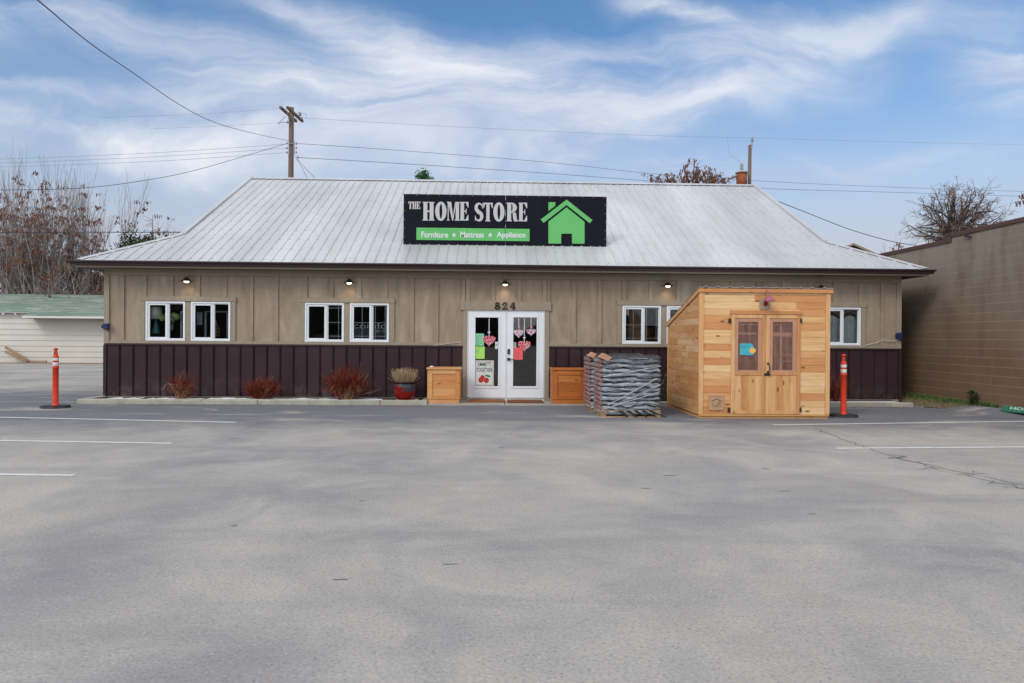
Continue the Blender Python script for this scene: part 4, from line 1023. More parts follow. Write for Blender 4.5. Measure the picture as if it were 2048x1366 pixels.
# ------------------------------------------------------------------ pot with dry grass
pc = P(809.5, 795.5, -.58); pot = thing('plant_pot', (pc.x, -.58, .093), 'round red and dark blue glazed pot on the kerb left of the cedar box', 'plant pot')
m = MB(); m.smooth = True
m.lathe((pc.x, -.58, .093), [(.165, 0), (.19, .03), (.245, .16), (.265, .26), (.265, .36), (.25, .39)], 36); m.build('pot_body', MT['potred'], pot, (pc.x, -.58, .093))
m = MB(); m.smooth = True; m.lathe((pc.x, -.58, .093), [(.262, .385), (.288, .40), (.296, .42), (.29, .435), (.262, .435), (.25, .40)], 36); m.build('rim', MT['potrim'], pot)
gt = MB()
for i in range(300):
    a = random.random()*6.283; rr_ = .22*math.sqrt(random.random()); b = Vector((pc.x+rr_*math.cos(a), -.58+rr_*math.sin(a), .49)); h = random.uniform(.14, .36); ln = Vector((math.cos(a)*rr_*random.uniform(.1, .9)+random.gauss(0, .03), math.sin(a)*rr_*.5, h))
    gt.tube([b, b+ln*.6, b+ln+Vector((random.gauss(0, .015), 0, -.005))], [.004, .0035, .002], 3)
    if random.random() < .6: p = b+ln*random.uniform(.6, 1); gt.tube([p, p+Vector((random.gauss(0, .015), random.gauss(0, .01), .03))], [.006, .002], 3)
o = gt.build('dry_grass_tuft', MT['straw'], None, (pc.x, -.58, .49), recalc=False); tag(o, 'tuft of dry straw coloured grass growing in the red glazed pot', 'plant')

# ------------------------------------------------------------------ shrubs
def shrub(px, x0, x1, ytop, Y, label, n_, mat='redtwig', straw=0, seed=1):
    random.seed(seed); c = P(px, 793, Y); cx = c.x; zb_ = .09; top = P(px, ytop, Y).z; H = top-zb_; wl = cx-P(x0, 770, Y).x; wr = P(x1, 770, Y).x-cx
    o = thing('red_twig_shrub', (cx, Y, zb_), label, 'shrub', 'red twigged shrubs along the store wall')
    m = MB(); m2 = MB()
    def twig(p, d, l, r_, depth, mm):
        pts = [p]; q = p.copy(); dd = d.copy()
        for k in range(3): dd = (dd+Vector((random.gauss(0, .22), random.gauss(0, .18), random.gauss(.05, .12)))).normalized(); q = q+dd*l/3; pts.append(q.copy())
        mm.tube(pts, [r_, r_*.8, r_*.6, r_*.35], 3)
        if depth > 0:
            for _ in range(3 if depth > 1 else 2):
                t = random.uniform(.3, .95); pp = pts[min(2, int(t*3))].lerp(pts[min(3, int(t*3)+1)], (t*3) % 1)
                twig(pp, (dd+Vector((random.gauss(0, .45), random.gauss(0, .4), random.uniform(0, .5)))).normalized(), l*random.uniform(.35, .6), r_*.65, depth-1, mm)
    for i in range(n_):
        s = random.uniform(-1, 1); tx = (wr if s > 0 else wl)*s*.95; dy = random.uniform(-.22, .25); rad = math.sqrt(max(.05, 1-s*s)); tz = H*random.uniform(.45, 1)*(.5+.5*rad)
        v = Vector((tx, dy, tz)); p = Vector((cx+tx*.12+random.gauss(0, .03), Y+dy*.2, zb_)); twig(p, v.normalized(), v.length*.78, .0055, 2, m if random.random() < .88 else m2)
    m.build('red_twigs', MT['redtwig'], o, recalc=False)
    for i in range(straw):
        s = random.choice((-1, 1)); l = random.uniform(.15, .32); p = Vector((cx+random.gauss(0, .08), Y-.08, zb_)); m2.tube([p, p+Vector((s*l*.4, -.05, l*1.15)), p+Vector((s*l*.8, -.06, l*1.2)), p+Vector((s*l*1.1, -.07, l*.75))], [.006, .006, .005, .003], 3)
    m2.build('pale_stems', MT['palestem'], o, recalc=False)
    return o
shrub(366, 340, 388, 738, -.55, 'small upright red twigged shrub with pale straw at its foot, leftmost by the skirt', 95, straw=16, seed=3)
shrub(522, 485, 563, 753, -.55, 'low rusty red twigged shrub, second from the left', 260, seed=4)
shrub(692, 645, 744, 726, -.55, 'largest red twigged shrub, wide and tangled, left of the glazed pot', 250, straw=25, seed=5)
shrub(1672, 1655, 1690, 735, -.55, 'dark red twigged shrub partly hidden between the shed and the right orange post', 50, seed=6)
random.seed(11)
c = P(1333, 806, -.5); o = thing('evergreen_shrub', (c.x, -.5, .09), 'dark speckled evergreen shrub glimpsed between the pallets and the shed', 'shrub')
m = MB()
for i in range(900):
    p = Vector((c.x+random.gauss(0, .13), -.5+random.gauss(0, .1), .12+random.random()**1.3*.62)); d = Vector((random.gauss(0, 1), random.gauss(0, 1), random.gauss(0, 1))).normalized(); e = d.orthogonal().normalized()*.012; m.sheet([p-e, p+d*.02, p+e, p-d*.02])
m.build('foliage', m_leaf('speckled_leaves', [(.02, .03, .015), (.04, .05, .02), (.03, .04, .02), (.35, .34, .25)]), o, recalc=False)
m = MB()
for i in range(12): a = random.random()*6.28; m.tube([(c.x, -.5, .085), (c.x+.12*math.cos(a), -.5+.08*math.sin(a), .6)], [.01, .004], 4)
m.build('stems', MT['barkdark'], o)

# ------------------------------------------------------------------ orange posts
def post():
    t = thing('traffic_post', (0, 0, 0), 'x', 'traffic post', 'orange posts either side of the store front')
    m = MB(); n8 = 8; m.add([(.30*math.cos(math.pi/8+k*math.pi/4)*(1 if z < .03 else .93), .28*math.sin(math.pi/8+k*math.pi/4)*(1 if z < .03 else .93), z) for z in (.0, .03, .05) for k in range(8)],
          [tuple(range(7, -1, -1)), tuple(range(16, 24))]+[(i*8+k, i*8+(k+1) % 8, (i+1)*8+(k+1) % 8, (i+1)*8+k) for i in range(2) for k in range(8)]); m.build('base', MT['rubber'], t)
    H = 1.24
    m = MB(); m.smooth = True; m.lathe((0, 0, 0), [(.075, .05), (.075, .06), (.063, .085), (.057, .10), (.057, .84), (.063, .845), (.063, .875), (.055, .88), (.057, .89), (.057, 1.065), (.060, 1.07), (.060, 1.09), (.048, 1.10), (.042, 1.14), (.03, 1.20), (.024, 1.225), (.045, 1.235), (.047, 1.26), (.02, 1.275)], 24); m.build('tube', MT['orange'], t)
    for a, b in ((.895, .965), (1.0, 1.06)):
        m = MB(); m.smooth = True; m.lathe((0, 0, 0), [(.0577, a), (.0592, a+.003), (.0592, b-.003), (.0577, b)], 24); m.build('reflective_band', MT['reflect'], t)
    m = MB(); m.beam((0, -.043, 1.13), (0, -.033, 1.20), .018, .004); m.build('grip_slot', MT['rubber'], t)
    return t
a = post(); g1 = G(111, 815.5); a.location = (g1.x, g1.y, .001); a['label'] = 'orange post with two white bands, left of the store on open asphalt'
b = copy_tree(a); g2 = G(1686.5, 833.2); b.location = (g2.x, g2.y, .001); b['label'] = 'orange post with two white bands, just right of the wooden shed'

# ------------------------------------------------------------------ pallet loads
def load(x0, x1, y0, y1, label, seed):
    random.seed(seed); t = thing('pallet_load', ((x0+x1)/2, (y0+y1)/2, 0), label, 'pallet load', 'wrapped pallets of black bags')
    w_ = x1-x0; d_ = y1-y0
    pm = MB()
    for i in range(3): yy = y0+.02+(d_-.14)*i/2; pm.box(x0, x1, yy, yy+.1, .0, .018)
    for i in range(3):
        xx = x0+(w_-.1)*i/2
        for j in range(3): yy = y0+.02+(d_-.14)*j/2; pm.box(xx, xx+.1, yy, yy+.1, .019, .10)
    for i in range(3): xx = x0+(w_-.1)*i/2; pm.box(xx, xx+.1, y0+.02, y1, .101, .119)
    for i in range(7): yy = y0+(d_-.09)*i/6; pm.box(x0, x1, yy, yy+.09, .12, .138)
    pm.build('pallet', MT['palletwood'], t)
    nl = 11; H0, H1 = .14, 1.16; lh = (H1-H0)/nl
    def pillow(mb, a, b, c, d, z0, z1, sd):
        n_, mm = 10, 12; vs = []; fs = []
        rnd = random.Random(sd)
        ph = rnd.random()*6
        for i in range(n_+1):
            for j in range(mm):
                t_ = 2*math.pi*j/mm; u = i/n_; e = (1-abs(2*u-1)**5)
                yy = math.copysign(abs(math.cos(t_))**.6, math.cos(t_)); zz = math.copysign(abs(math.sin(t_))**.75, math.sin(t_))
                wob = 1+.12*math.sin(u*9+ph+j)
                vs.append((a+(b-a)*u, (c+d)/2+(d-c)/2*yy*(.9+.1*e)*(1+.02*math.sin(u*11+ph)), (z0+z1)/2+(z1-z0)/2*zz*(.55+.5*e)*wob+.008*math.sin(u*7+ph)))
        for i in range(n_):
            for j in range(mm): fs.append((i*mm+j, i*mm+(j+1) % mm, (i+1)*mm+(j+1) % mm, (i+1)*mm+j))
        fs.append(tuple(range(mm))); fs.append(tuple(n_*mm+j for j in range(mm))); mb.smooth = True; mb.add(vs, fs)
    for k in range(nl):
        z0 = H0+lh*k; jx = random.uniform(-.015, .015); jy = random.uniform(-.012, .012)
        for s in range(2):
            m = MB(); ya = y0+.02+(d_-.04)*s/2; pillow(m, x0+.02+jx, x1-.02+jx, ya+jy, ya+(d_-.04)/2+jy, z0-.005, z0+lh+.012, random.random()*99); m.build('bag', MT['bag'], t, recalc=False)
    # coloured bag ends on the left side
    m = MB()
    for k in range(nl):
        for s in range(2):
            yc = y0+d_*(.25+.5*s); z = H0+lh*(k+.5); m.box(x0-.012, x0+.012, yc-d_*.21, yc+d_*.21, z-lh*.38, z+lh*.38)
    m.build('bag_ends', MT['baglabel'], t)
    # film: wrinkled shell round the load
    m = MB(); nz, per = 44, 96; vs = []; fs = []; m.smooth = True
    cx, cy = (x0+x1)/2, (y0+y1)/2
    for i in range(nz+1):
        z = .06+(H1-.05)*i/nz
        lay = .5+.5*math.cos(2*math.pi*(z-H0)/lh)      # sinks in between the bags
        for j in range(per):
            a = 2*math.pi*j/per; c_, s_ = math.cos(a), math.sin(a); k = 1/((abs(c_)**9+abs(s_)**9)**(1/9))
            skew = math.sin(a*3+z*5)*.006+math.sin(a*7+i*.9+seed)*.004
            off = .022-.022*lay+skew
            if z < H0: off += .015*math.sin(a*9+seed)
            vs.append((cx+(w_/2+off)*k*c_, cy+(d_/2+off)*k*s_, z+.008*math.sin(a*5+seed)))
    for i in range(nz):
        for j in range(per): fs.append((i*per+j, i*per+(j+1) % per, (i+1)*per+(j+1) % per, (i+1)*per+j))
    m.add(vs, fs); m.build('stretch_film', MT['film'], t, recalc=False)
    # crumpled top sheet
    m = MB(); n_ = 26; vs = []; fs = []; m.smooth = True; rnd = random.Random(seed)
    for i in range(n_+1):
        for j in range(n_+1):
            e = min(i, n_-i, j, n_-j); vs.append((x0-.01+(w_+.02)*i/n_, y0-.01+(d_+.02)*j/n_, H1+.012+(rnd.random()*.035+.03 if e > 0 else 0)+.012*math.sin(i*.7+seed)-(.02 if e == 0 else 0)))
    for i in range(n_):
        for j in range(n_): q = i*(n_+1)+j; fs.append((q, q+1, q+n_+2, q+n_+1))
    m.add(vs, fs); m.build('top_sheet', MT['bag'], t, recalc=False)
    # twisted film ropes across the front
    m = MB()
    for (u0, z0, u1, z1, r_) in [(0.02, .80, .99, 1.02, .006), (.1, .24, .93, .78, .007), (.16, .20, .85, .56, .004), (.0, .15, .97, .52, .005), (.3, .30, .99, .66, .004), (.02, .60, .6, .53, .004)]:
        m.tube([(x0+w_*(u0+(u1-u0)*k/8), y0-.032-.006*math.sin(k), z0+(z1-z0)*k/8+random.uniform(-.006, .006)) for k in range(9)], [r_*random.uniform(.7, 1.3) for _ in range(9)], 5)
    m.build('film_rope', plain('white_film', (.50, .53, .57), .35, var=.1), t)
    m = MB(); m.smooth = False
    for k in range(5): q = x0+w_*(.28+.12*k); m.sheet([(q, y0-.035, .14), (q+.09, y0-.045, .145), (q+.2+.05*k, y0-.06, .01), (q+.16+.05*k, y0-.05, .012)])
    m.build('torn_film', MT['bag'], t, recalc=False)
    # cardboard corner guard on the left front top edge
    m = MB(); c = Vector((x0+.03, y0+.0, H1+.01))
    m.add([c+Vector(v) for v in [(-.10, -.02, .02), (.10, -.04, -.06), (.17, -.04, .02), (.0, -.02, .10), (-.10, .16, .02), (.10, .14, -.06), (.17, .14, .02), (.0, .16, .10)]], [(0, 1, 2, 3), (7, 6, 5, 4), (0, 4, 5, 1), (1, 5, 6, 2), (2, 6, 7, 3), (3, 7, 4, 0)])
    m.build('corner_guard', MT['carton'], t, bevel=.004)
    return t
f0 = G(1195, 835); f1 = G(1323.5, 835)
yfront = f0.y+.01
load(P(1203, 780, yfront).x, P(1322, 780, yfront).x, yfront, yfront+1.0, 'front pallet load of black bags in grey stretch film, facing the parking lot', 21)
yb = yfront+1.10
load(P(1203, 780, yfront).x-.06, P(1322, 780, yfront).x-.06, yb, yb+1.0, 'rear pallet load of wrapped black bags, mostly hidden behind the front one', 22)

# ------------------------------------------------------------------ wooden shed
YS = G(1400, 837).y+.02; DS = 2.42
SX0, SX1 = P(1398, 700, YS).x, P(1659, 700, YS).x; z0s = .055
ZF = P(1530, 578, YS).z; ZBk = P(1342, 646, YS+DS).z
shed = thing('wooden_shed', ((SX0+SX1)/2, YS+DS/2, 0), 'new cedar lean-to garden shed with double half-glazed doors, standing on the asphalt', 'shed')
def ztop(y): return ZF+(ZBk-ZF)*(y-YS)/DS
m = MB()
for yy in (YS+.02, YS+DS/2, YS+DS-.12): m.box(SX0+.01, SX1-.01, yy, yy+.09, 0, .05)
for xx in (SX0+.012, (SX0+SX1)/2, SX1-.10): m.box(xx, xx+.09, YS+.115, YS+DS-.13, .001, .0495)
m.build('skids', MT['cedarside'], shed)
m = MB(); m.box(SX0+.001, SX1-.001, YS-.012, YS+.03, .050, .085); m.build('sill_board', MT['boxwood'], shed, bevel=.003)
PW = .085
bh = .1385
dlx0, dlx1 = P(1461.7, 730, YS).x, P(1600, 730, YS).x; dz1 = P(1530, 628.6, YS).z
m = MB(); z = .086; k = 0; ftop = ZF-.07
while z < ftop-.01:
    z1 = min(z+bh, ftop)
    inner = z < dz1-.01
    segs = [(SX0+PW, dlx0), (dlx1, SX1-PW)] if inner else [(SX0+PW, SX1-PW)]
    if inner and z1 > dz1+.004: m.box(dlx0+.001, dlx1-.001, YS-.001, YS+.02, dz1+.003, z1-.0015)
    for (a, b_) in segs:
        cuts = [a]
        if b_-a > 1.2:
            x = a
            while True:
                x += random.uniform(.5, 1.5)
                if x > b_-.25: break
                cuts.append(x)
        cuts.append(b_)
        for c0, c1 in zip(cuts[:-1], cuts[1:]):
            e = random.uniform(0, .003); m.box(c0+.001, c1-.001, YS-e, YS+.02, z+.0015, z1-.0015)
    z += bh; k += 1
m.build('front_boards', MT['cedar'], shed, bevel=.0015)
for nm, xx, flip in (('side_boards', SX0, 0), ('side_boards', SX1, 1)):
    m = MB(); z = .07
    while z < ZF-.03:
        z1 = min(z+bh*.985, ZF-.03)
        # length limited by the sloping roof
        ylim = lambda zz: YS+DS if zz <= ZBk-.03 else YS+(ZF-.03-zz)/(ZF-ZBk)*DS
        ye0, ye1 = ylim(z), ylim(z1)
        cuts = [YS+.04]; y = YS+.04
        while True:
            y += random.uniform(.35, 1.5)
            if y > min(ye0, ye1)-.25: break
            cuts.append(y)
        xa, xb = (xx+.004, xx+.024) if not flip else (xx-.024, xx-.004)
        for i, c0 in enumerate(cuts):
            e = random.uniform(0, .0025)*(1 if flip else -1)
            last = i == len(cuts)-1
            c1b, c1t = (ye0, ye1) if last else (cuts[i+1]-.002, cuts[i+1]-.002)
            vs = [(xa+e, c0, z+.0015), (xa+e, c1b, z+.0015), (xa+e, max(c0+.001, c1t), z1-.0015), (xa+e, c0, z1-.0015)]; vs += [(xb+e, v[1], v[2]) for v in vs]
            m.add(vs, [(0, 1, 2, 3), (7, 6, 5, 4), (0, 4, 5, 1), (1, 5, 6, 2), (2, 6, 7, 3), (3, 7, 4, 0)])
        z += bh*.985
    m.build(nm, MT['cedarside'], shed)
m = MB(); m.box(SX0+.03, SX1-.03, YS+DS-.02, YS+DS, .07, ZBk-.03); m.build('back_wall', MT['cedar'], shed)
for a, b_ in ((SX0-.002, SX0+PW-.001), (SX1-PW+.001, SX1+.002)):
    m = MB(); m.box(a, b_, YS-.02, YS+.04, .0865, ZF-.07); m.build('corner_post', MT['cedarv'], shed, bevel=.003)
m = MB(); m.box(SX0-.002, SX0+.03, YS+DS-.05, YS+DS+.01, .07, ZBk-.04); m.build('corner_post', MT['cedarv'], shed, bevel=.003)
m = MB(); m.box(SX0-.01, SX1+.045, YS-.045, YS-.021, ZF-.075, ZF+.0); m.build('top_fascia', MT['cedar'], shed, bevel=.003)
for xx in (SX0-.022, SX1+.004):
    m = MB(); m.beam((xx+.01, YS-.02, ZF-.038), (xx+.01, YS+DS+.06, ztop(YS+DS+.06)-.038), .022, .085); m.build('rake_board', MT['cedarside'], shed, bevel=.002)
m = MB(); nx = 200; vs = []; fs = []
for i in range(nx+1):
    x = SX0-.03+(SX1-SX0+.07)*i/nx; ph = ((x-SX0)/.235) % 1; hgt = .028*max(0, 1-abs(ph-.5)/.12)
    for y in (YS-.06, YS+DS+.08): vs += [(x, y, ztop(y)+.008+hgt), (x, y, ztop(y)+.002+hgt*.9)]
for i in range(nx):
    q = i*4; fs += [(q, q+2, q+6, q+4), (q+1, q+5, q+7, q+3), (q, q+4, q+5, q+1), (q+2, q+3, q+7, q+6)]
m.add(vs, fs); m.build('metal_roof', MT['roof'], shed, recalc=False)
# shed doors
xmid = P(1530.8, 730, YS).x
def shed_door(a, b_, gx0, gx1, cross):
    Yd = YS-.022; o_ = None
    ga, gb, gc, gd = RC(gx0, 643.8, gx1, 740.3, YS)
    m = MB(); z0, z1 = .09, dz1-.004; st_ = .07
    pw = .052
    m.box(a, a+st_, Yd, YS+.01, z0, z1); m.box(b_-st_, b_, Yd, YS+.01, z0, z1)
    zmid0, zmid1 = gc-.10, gc-.045
    m.box(a+st_+.0005, b_-st_-.0005, Yd, YS+.01, z0, z0+.07); m.box(a+st_+.0005, b_-st_-.0005, Yd, YS+.01, z1-.075, z1); m.box(a+st_+.0005, b_-st_-.0005, Yd, YS+.01, zmid0, zmid1)
    o_ = m.build('door', MT['cedarv'], shed, bevel=.003)
    m = MB(); n_ = 4
    for i in range(n_): w_ = (b_-a-2*st_)/n_; m.box(a+st_+w_*i+.001, a+st_+w_*(i+1)-.001, Yd+.012, YS+.005, z0+.071, zmid0-.001)
    m.build('lower_panel', MT['cedarv'], o_, bevel=.002)
    m = MB(); ia, ib, ic, id_ = a+st_+.001, b_-st_-.001, zmid1+.001, z1-.076
    m.box(ia, ga, Yd+.014, YS+.004, ic, id_); m.box(gb, ib, Yd+.014, YS+.004, ic, id_); m.box(ga+.0005, gb-.0005, Yd+.014, YS+.004, ic, gc); m.box(ga+.0005, gb-.0005, Yd+.014, YS+.004, gd, id_)
    m.build('window_frame', plain('rosy_wood', (.48, .25, .16), .6, var=.12), o_)
    m = MB(); nx = 60; vs = []; fs = []
    for i in range(nx+1): x = ga+(gb-ga)*i/nx; vs += [(x, YS+.0+.004*math.cos(i*math.pi*.66), gc), (x, YS+.0+.004*math.cos(i*math.pi*.66), gd)]
    for i in range(nx): fs.append((2*i, 2*i+2, 2*i+3, 2*i+1))
    m.add(vs, fs); m.build('glazing', MT['poly'], o_, recalc=False)
    m = MB(); h = gd-gc
    zs_ = (.745,) if not cross else (.70,)
    for z in zs_: m.box(ga, gb, YS+.03, YS+.05, gc+h*z, gc+h*(z+.035 if not cross else z+.08))
    m.box(ga, gb, YS+.03, YS+.04, gc+h*.31, gc+h*.325); m.box(ga, gb, YS+.03, YS+.04, gc+h*.18, gc+h*.19)
    if cross: xm = (ga+gb)/2-.01; m.box(xm-.02, xm+.02, YS+.052, YS+.07, gc, gd)
    m.build('muntin', plain('pale_wood', (.62, .46, .36), .6), o_)
    return o_
sd1 = shed_door(dlx0, xmid-.002, 1476, 1516, False); sd2 = shed_door(xmid+.002, dlx1, 1545, 1584.7, True)
m = MB(); a, b_, c, d = RC(1459.5, 621.5, 1602.5, 628.4, YS); m.box(a, b_, YS-.035, YS-.001, dz1, dz1+.07); m.build('door_header', MT['cedar'], shed, bevel=.003)
for (x0, y0, x1, y1, par) in [(1457, 637, 1462.3, 646.5, sd1), (1455.5, 815.5, 1460.2, 824.8, sd1), (1600.5, 637, 1604.3, 645.5, sd2), (1599.3, 815, 1603, 824, sd2)]:
    r = RC(x0, y0, x1, y1, YS-.03); m = MB(); m.box(r[0], r[1], YS-.034, YS-.0225, r[2], r[3]); m.build('hinge', MT['black'], par, bevel=.002)
m = MB(); hx = P(1535, 735, YS).x; za, zb = P(1535, 744, YS).z, P(1535, 727, YS).z
m.tube([(hx, YS-.025, zb), (hx+.012, YS-.07, zb-.03), (hx+.012, YS-.07, za+.03), (hx, YS-.025, za)], .010, 8); m.box(hx-.02, hx+.02, YS-.032, YS-.0225, zb-.02, zb+.02); m.box(hx-.02, hx+.02, YS-.032, YS-.0225, za-.02, za+.02); m.build('pull_handle', MT['black'], sd2)
m = MB(); r = RC(1529, 746.3, 1540, 751.5, YS-.03); m.box(r[0], r[1], YS-.034, YS-.0225, r[2], r[3]); m.tube([(r[0]-.01, YS-.045, (r[2]+r[3])/2), (r[1]+.005, YS-.045, (r[2]+r[3])/2)], .011, 8); m.build('slide_bolt', MT['black'], sd2, bevel=.003)
# plaque
r = RC(1418, 790.3, 1448, 820.7, YS-.03); X0, X1, Z0, Z1 = r; W, H = X1-X0, Z1-Z0
m = MB(); m.box(X0, X1, YS-.022, YS-.004, Z0, Z1); pq = m.build('plaque', plain('plaque_wood', (.46, .28, .16), .7, var=.12, scale=12), shed, bevel=.003)
m = MB(); yq = YS-.0235
def ln(pts, r_=.0042): m.tube([(X0+W*a, yq, Z0+H*b_) for a, b_ in pts], r_, 5)
ln([(.18, .58), (.51, .77), (.86, .58)], .006); ln([(.28, .50), (.28, .22)]); ln([(.40, .20), (.47, .38), (.53, .20)]); ln([(.60, .22), (.60, .53), (.72, .53), (.78, .46), (.74, .38), (.60, .36)]); ln([(.73, .27), (.76, .19)])
for i in range(10):
    if i not in (4, 5): ln([(.1+.08*i, .91), (.1+.08*i+.03, .94)], .004)
m.build('carved_mark', MT['ink'], pq)
# lamp on the shed
r = RC(1520, 597, 1540.6, 618.5, YS-.03); lamp = thing('barn_lamp', ((r[0]+r[1])/2, YS-.02, (r[2]+r[3])/2), 'purple gooseneck barn lamp with red globe on the shed front above its doors', 'lamp')
m = MB(); m.box(r[0], r[1], YS-.030, YS-.004, r[2], r[3]); m.build('back_plate', MT['plate'], lamp, bevel=.004)
m = MB(); m.smooth = True; c = P(1531.5, 607.5, YS-.07); m.sphere((c.x, YS-.07, c.z), .045, 16); m.build('globe', MT['redglobe'], lamp)
a = P(1531.5, 604, YS-.05); b_ = P(1532.5, 584, YS-.1); c = P(1535, 579, YS-.14); d = P(1538.5, 583, YS-.18); e = P(1539, 592, YS-.19)
m = MB(); m.tube([(a.x, YS-.035, a.z), (b_.x, YS-.08, b_.z), (c.x, YS-.14, c.z), (d.x, YS-.18, d.z), (e.x, YS-.19, e.z)], .007, 8); m.build('gooseneck', MT['purple'], lamp)
m = MB(); m.smooth = True; m.lathe((e.x, YS-.19, e.z-.12), [(.02, .12), (.035, .11), (.04, .09), (.07, .065), (.115, .03), (.118, .022), (.11, .022), (.06, .055), (.02, .08)], 22); m.build('lamp_shade', MT['purple'], lamp)
# note on the shed door
r = RC(1480, 687, 1508.5, 710.6, YS-.01); X0, X1, Z0, Z1 = r; W, H = X1-X0, Z1-Z0
o = thing('paper_note', ((X0+X1)/2, YS-.01, Z0), 'turquoise paper note with a yellow star taped in the left window of the shed door', 'note')
m = MB(); m.prism([(X0, Z0+.01), (X0+W*.75, Z0), (X1-.01, Z0+.01), (X1, Z0+H*.6), (X1-.02, Z1-.04), (X1-.06, Z1), (X0, Z1)], YS-.012, YS-.009); m.build('paper', MT['bluepaper'], o)
m = MB(); pts = []
for i in range(16): a = 2*math.pi*i/16; k = 1.0 if i % 2 else .78; pts.append((X0+W*.88+.075*k*math.cos(a), Z0+H*.40+.062*k*math.sin(a)))
m.prism(pts, YS-.015, YS-.0125); m.build('star', MT['yellow'], o)
lines(o, r, YS-.0095, MT['ink'], [(.78, .08, .68), (.64, .08, .45)])

# ------------------------------------------------------------------ block building on the right
XW = 11.10; CY = P(1903, 600, 0).x
bl = thing('block_building', (XW, 5, 0), 'tall windowless brown painted block building with dark coping, along the right edge', 'building')
def yat(px):
    lo_, hi_ = -14, 60
    for _ in range(50):
        mid = (lo_+hi_)/2; q = Vector((XW, mid, 3))-CAM; xx = 1024+F*q.dot(RT)/q.dot(FW)
        if xx > px: lo_ = mid
        else: hi_ = mid
    return mid
ystep = yat(1903)
m = MB(); m.box(XW, XW+16, -8, ystep, -.1, 4.05); m.box(XW, XW+16, ystep+.001, 32, -.1, 3.93); m.build('block_wall', MT['block'], bl)
m = MB(); m.box(XW-.03, XW+16.03, -8.03, ystep, 4.05, 4.15); m.box(XW-.03, XW+16.03, ystep+.001, 32.03, 3.93, 4.03); m.build('coping', MT['capbrown'], bl, bevel=.01)
m = MB(); p = (XW-.03, ystep-.5, 4.04); m.tube([p, (XW-.06, ystep-.55, 4.0), (XW-.03, ystep-.7, 3.96)], .02, 6); m.build('scupper', MT['black'], bl)
# green wheel stop with lettering
gA = G(2000, 822, .09); gB = G(2100, 831, .09)
t = thing('wheel_stop', (gA.x, gA.y, .09), 'green painted wheel stop with white stencilled lettering by the block wall', 'wheel stop')
ax = (Vector((gB.x, gB.y, 0))-Vector((gA.x, gA.y, 0))).normalized(); ay = Vector((-ax.y, ax.x, 0)); Lw = 1.83
m = MB(); o0 = Vector((gA.x, gA.y, .085)); vs = []
for (s, e) in ((0, 0), (Lw, 0)):
    for (dy_, z_) in ((0, 0), (.025, .06), (.055, .115), (.115, .12), (.15, .0)):
        sx_ = s+(.04 if s == 0 else -.04)*(z_/.12); vs.append(o0+ax*sx_+ay*dy_+Vector((0, 0, z_)))
m.add(vs, [(0, 1, 2, 3, 4), (9, 8, 7, 6, 5)]+[(i, i+5, (i+1) % 5+5, (i+1) % 5) for i in range(5)]); m.build('block', MT['wheelgreen'], t, bevel=.006)
m = MB(); text_mb(m, 'HOME STORE', .18, 1.2, .055, .112, -.004, -.001, .02); 
nv = []
for (x, y, z) in m.v:
    k = (z-.055)/.06; dy_ = .024+.032*k+y*.9; nv.append(tuple(o0+ax*x+ay*(dy_-.001)+Vector((0, 0, z))))
m.v = nv; m.build('stencil_lettering', plain('stencil_white', (.42, .52, .46), .8), t, recalc=False)
# concrete wheel stop lying beside the store's right corner
gA = G(1801, 791.5); gB = G(1853, 798); a3, b3 = Vector((gA.x-.1, gA.y, .07)), Vector((gB.x, gB.y, .07))
m = MB(); m.beam(a3, b3, .2, .14); o = m.build('concrete_block', MT['concrete'], None, (gA.x, gA.y, 0), bevel=.03); tag(o, 'pale concrete parking block lying behind the right corner of the store', 'concrete block')

# weeds
random.seed(5); m = MB()
def blade(mb, p, h, w_, lean): 
    d = Vector((random.gauss(0, lean), random.gauss(0, lean), 1)).normalized(); s = Vector((random.gauss(0, 1), random.gauss(0, 1), 0)).normalized()*w_; mb.sheet([p-s, p+s, p+d*h*.6+s*.8, p+d*h])
for i in range(3800):
    y = random.uniform(-2.2, .8); edge = -.16-.35*random.random()**2 if y > -1.6 else -.1
    x = XW+edge*random.random()-.01; cl = math.sin(y*5.1)+math.sin(y*2.3+1)
    if cl < -.6 and random.random() < .75: continue
    blade(m, Vector((x, y, berm(x))), random.uniform(.03, .15), .007, .7)
tag(m.build('weeds', MT['weeds'], recalc=False), 'low bright green weeds growing along the foot of the block wall', 'weeds', kind='stuff')
m = MB()
for i in range(3500):
    x = random.uniform(10.2, XW-.05); y = random.uniform(-1.6, .5)-.25*random.random()
    blade(m, Vector((x, y, berm(x)+.008)), random.uniform(.015, .05), .006, 1.1)
tag(m.build('dry_grass', MT['drygrass'], recalc=False), 'short dry grass and litter between the store corner and the block wall', 'dry grass', kind='stuff')
m = MB()
for i in range(420):
    if random.random() < .5: p = Vector((random.uniform(8.2, 11), KY-random.random()*.25, .005))
    elif random.random() < .5: p = Vector((random.uniform(xk0, xk1), KY-random.random()**2*.12, .005))
    else: p = Vector((random.uniform(xk0+.3, xk1-.2), random.uniform(-.75, -.4), .097))
    d = Vector((random.gauss(0, 1), random.gauss(0, 1), .3)).normalized()*.02; e = Vector((-d.y, d.x, 0))*.5; m.sheet([p-d, p-e, p+d, p+e])
tag(m.build('dead_leaves', MT['deadleaf'], recalc=False), 'small brown dead leaves scattered along the kerb', 'dead leaves', kind='stuff')
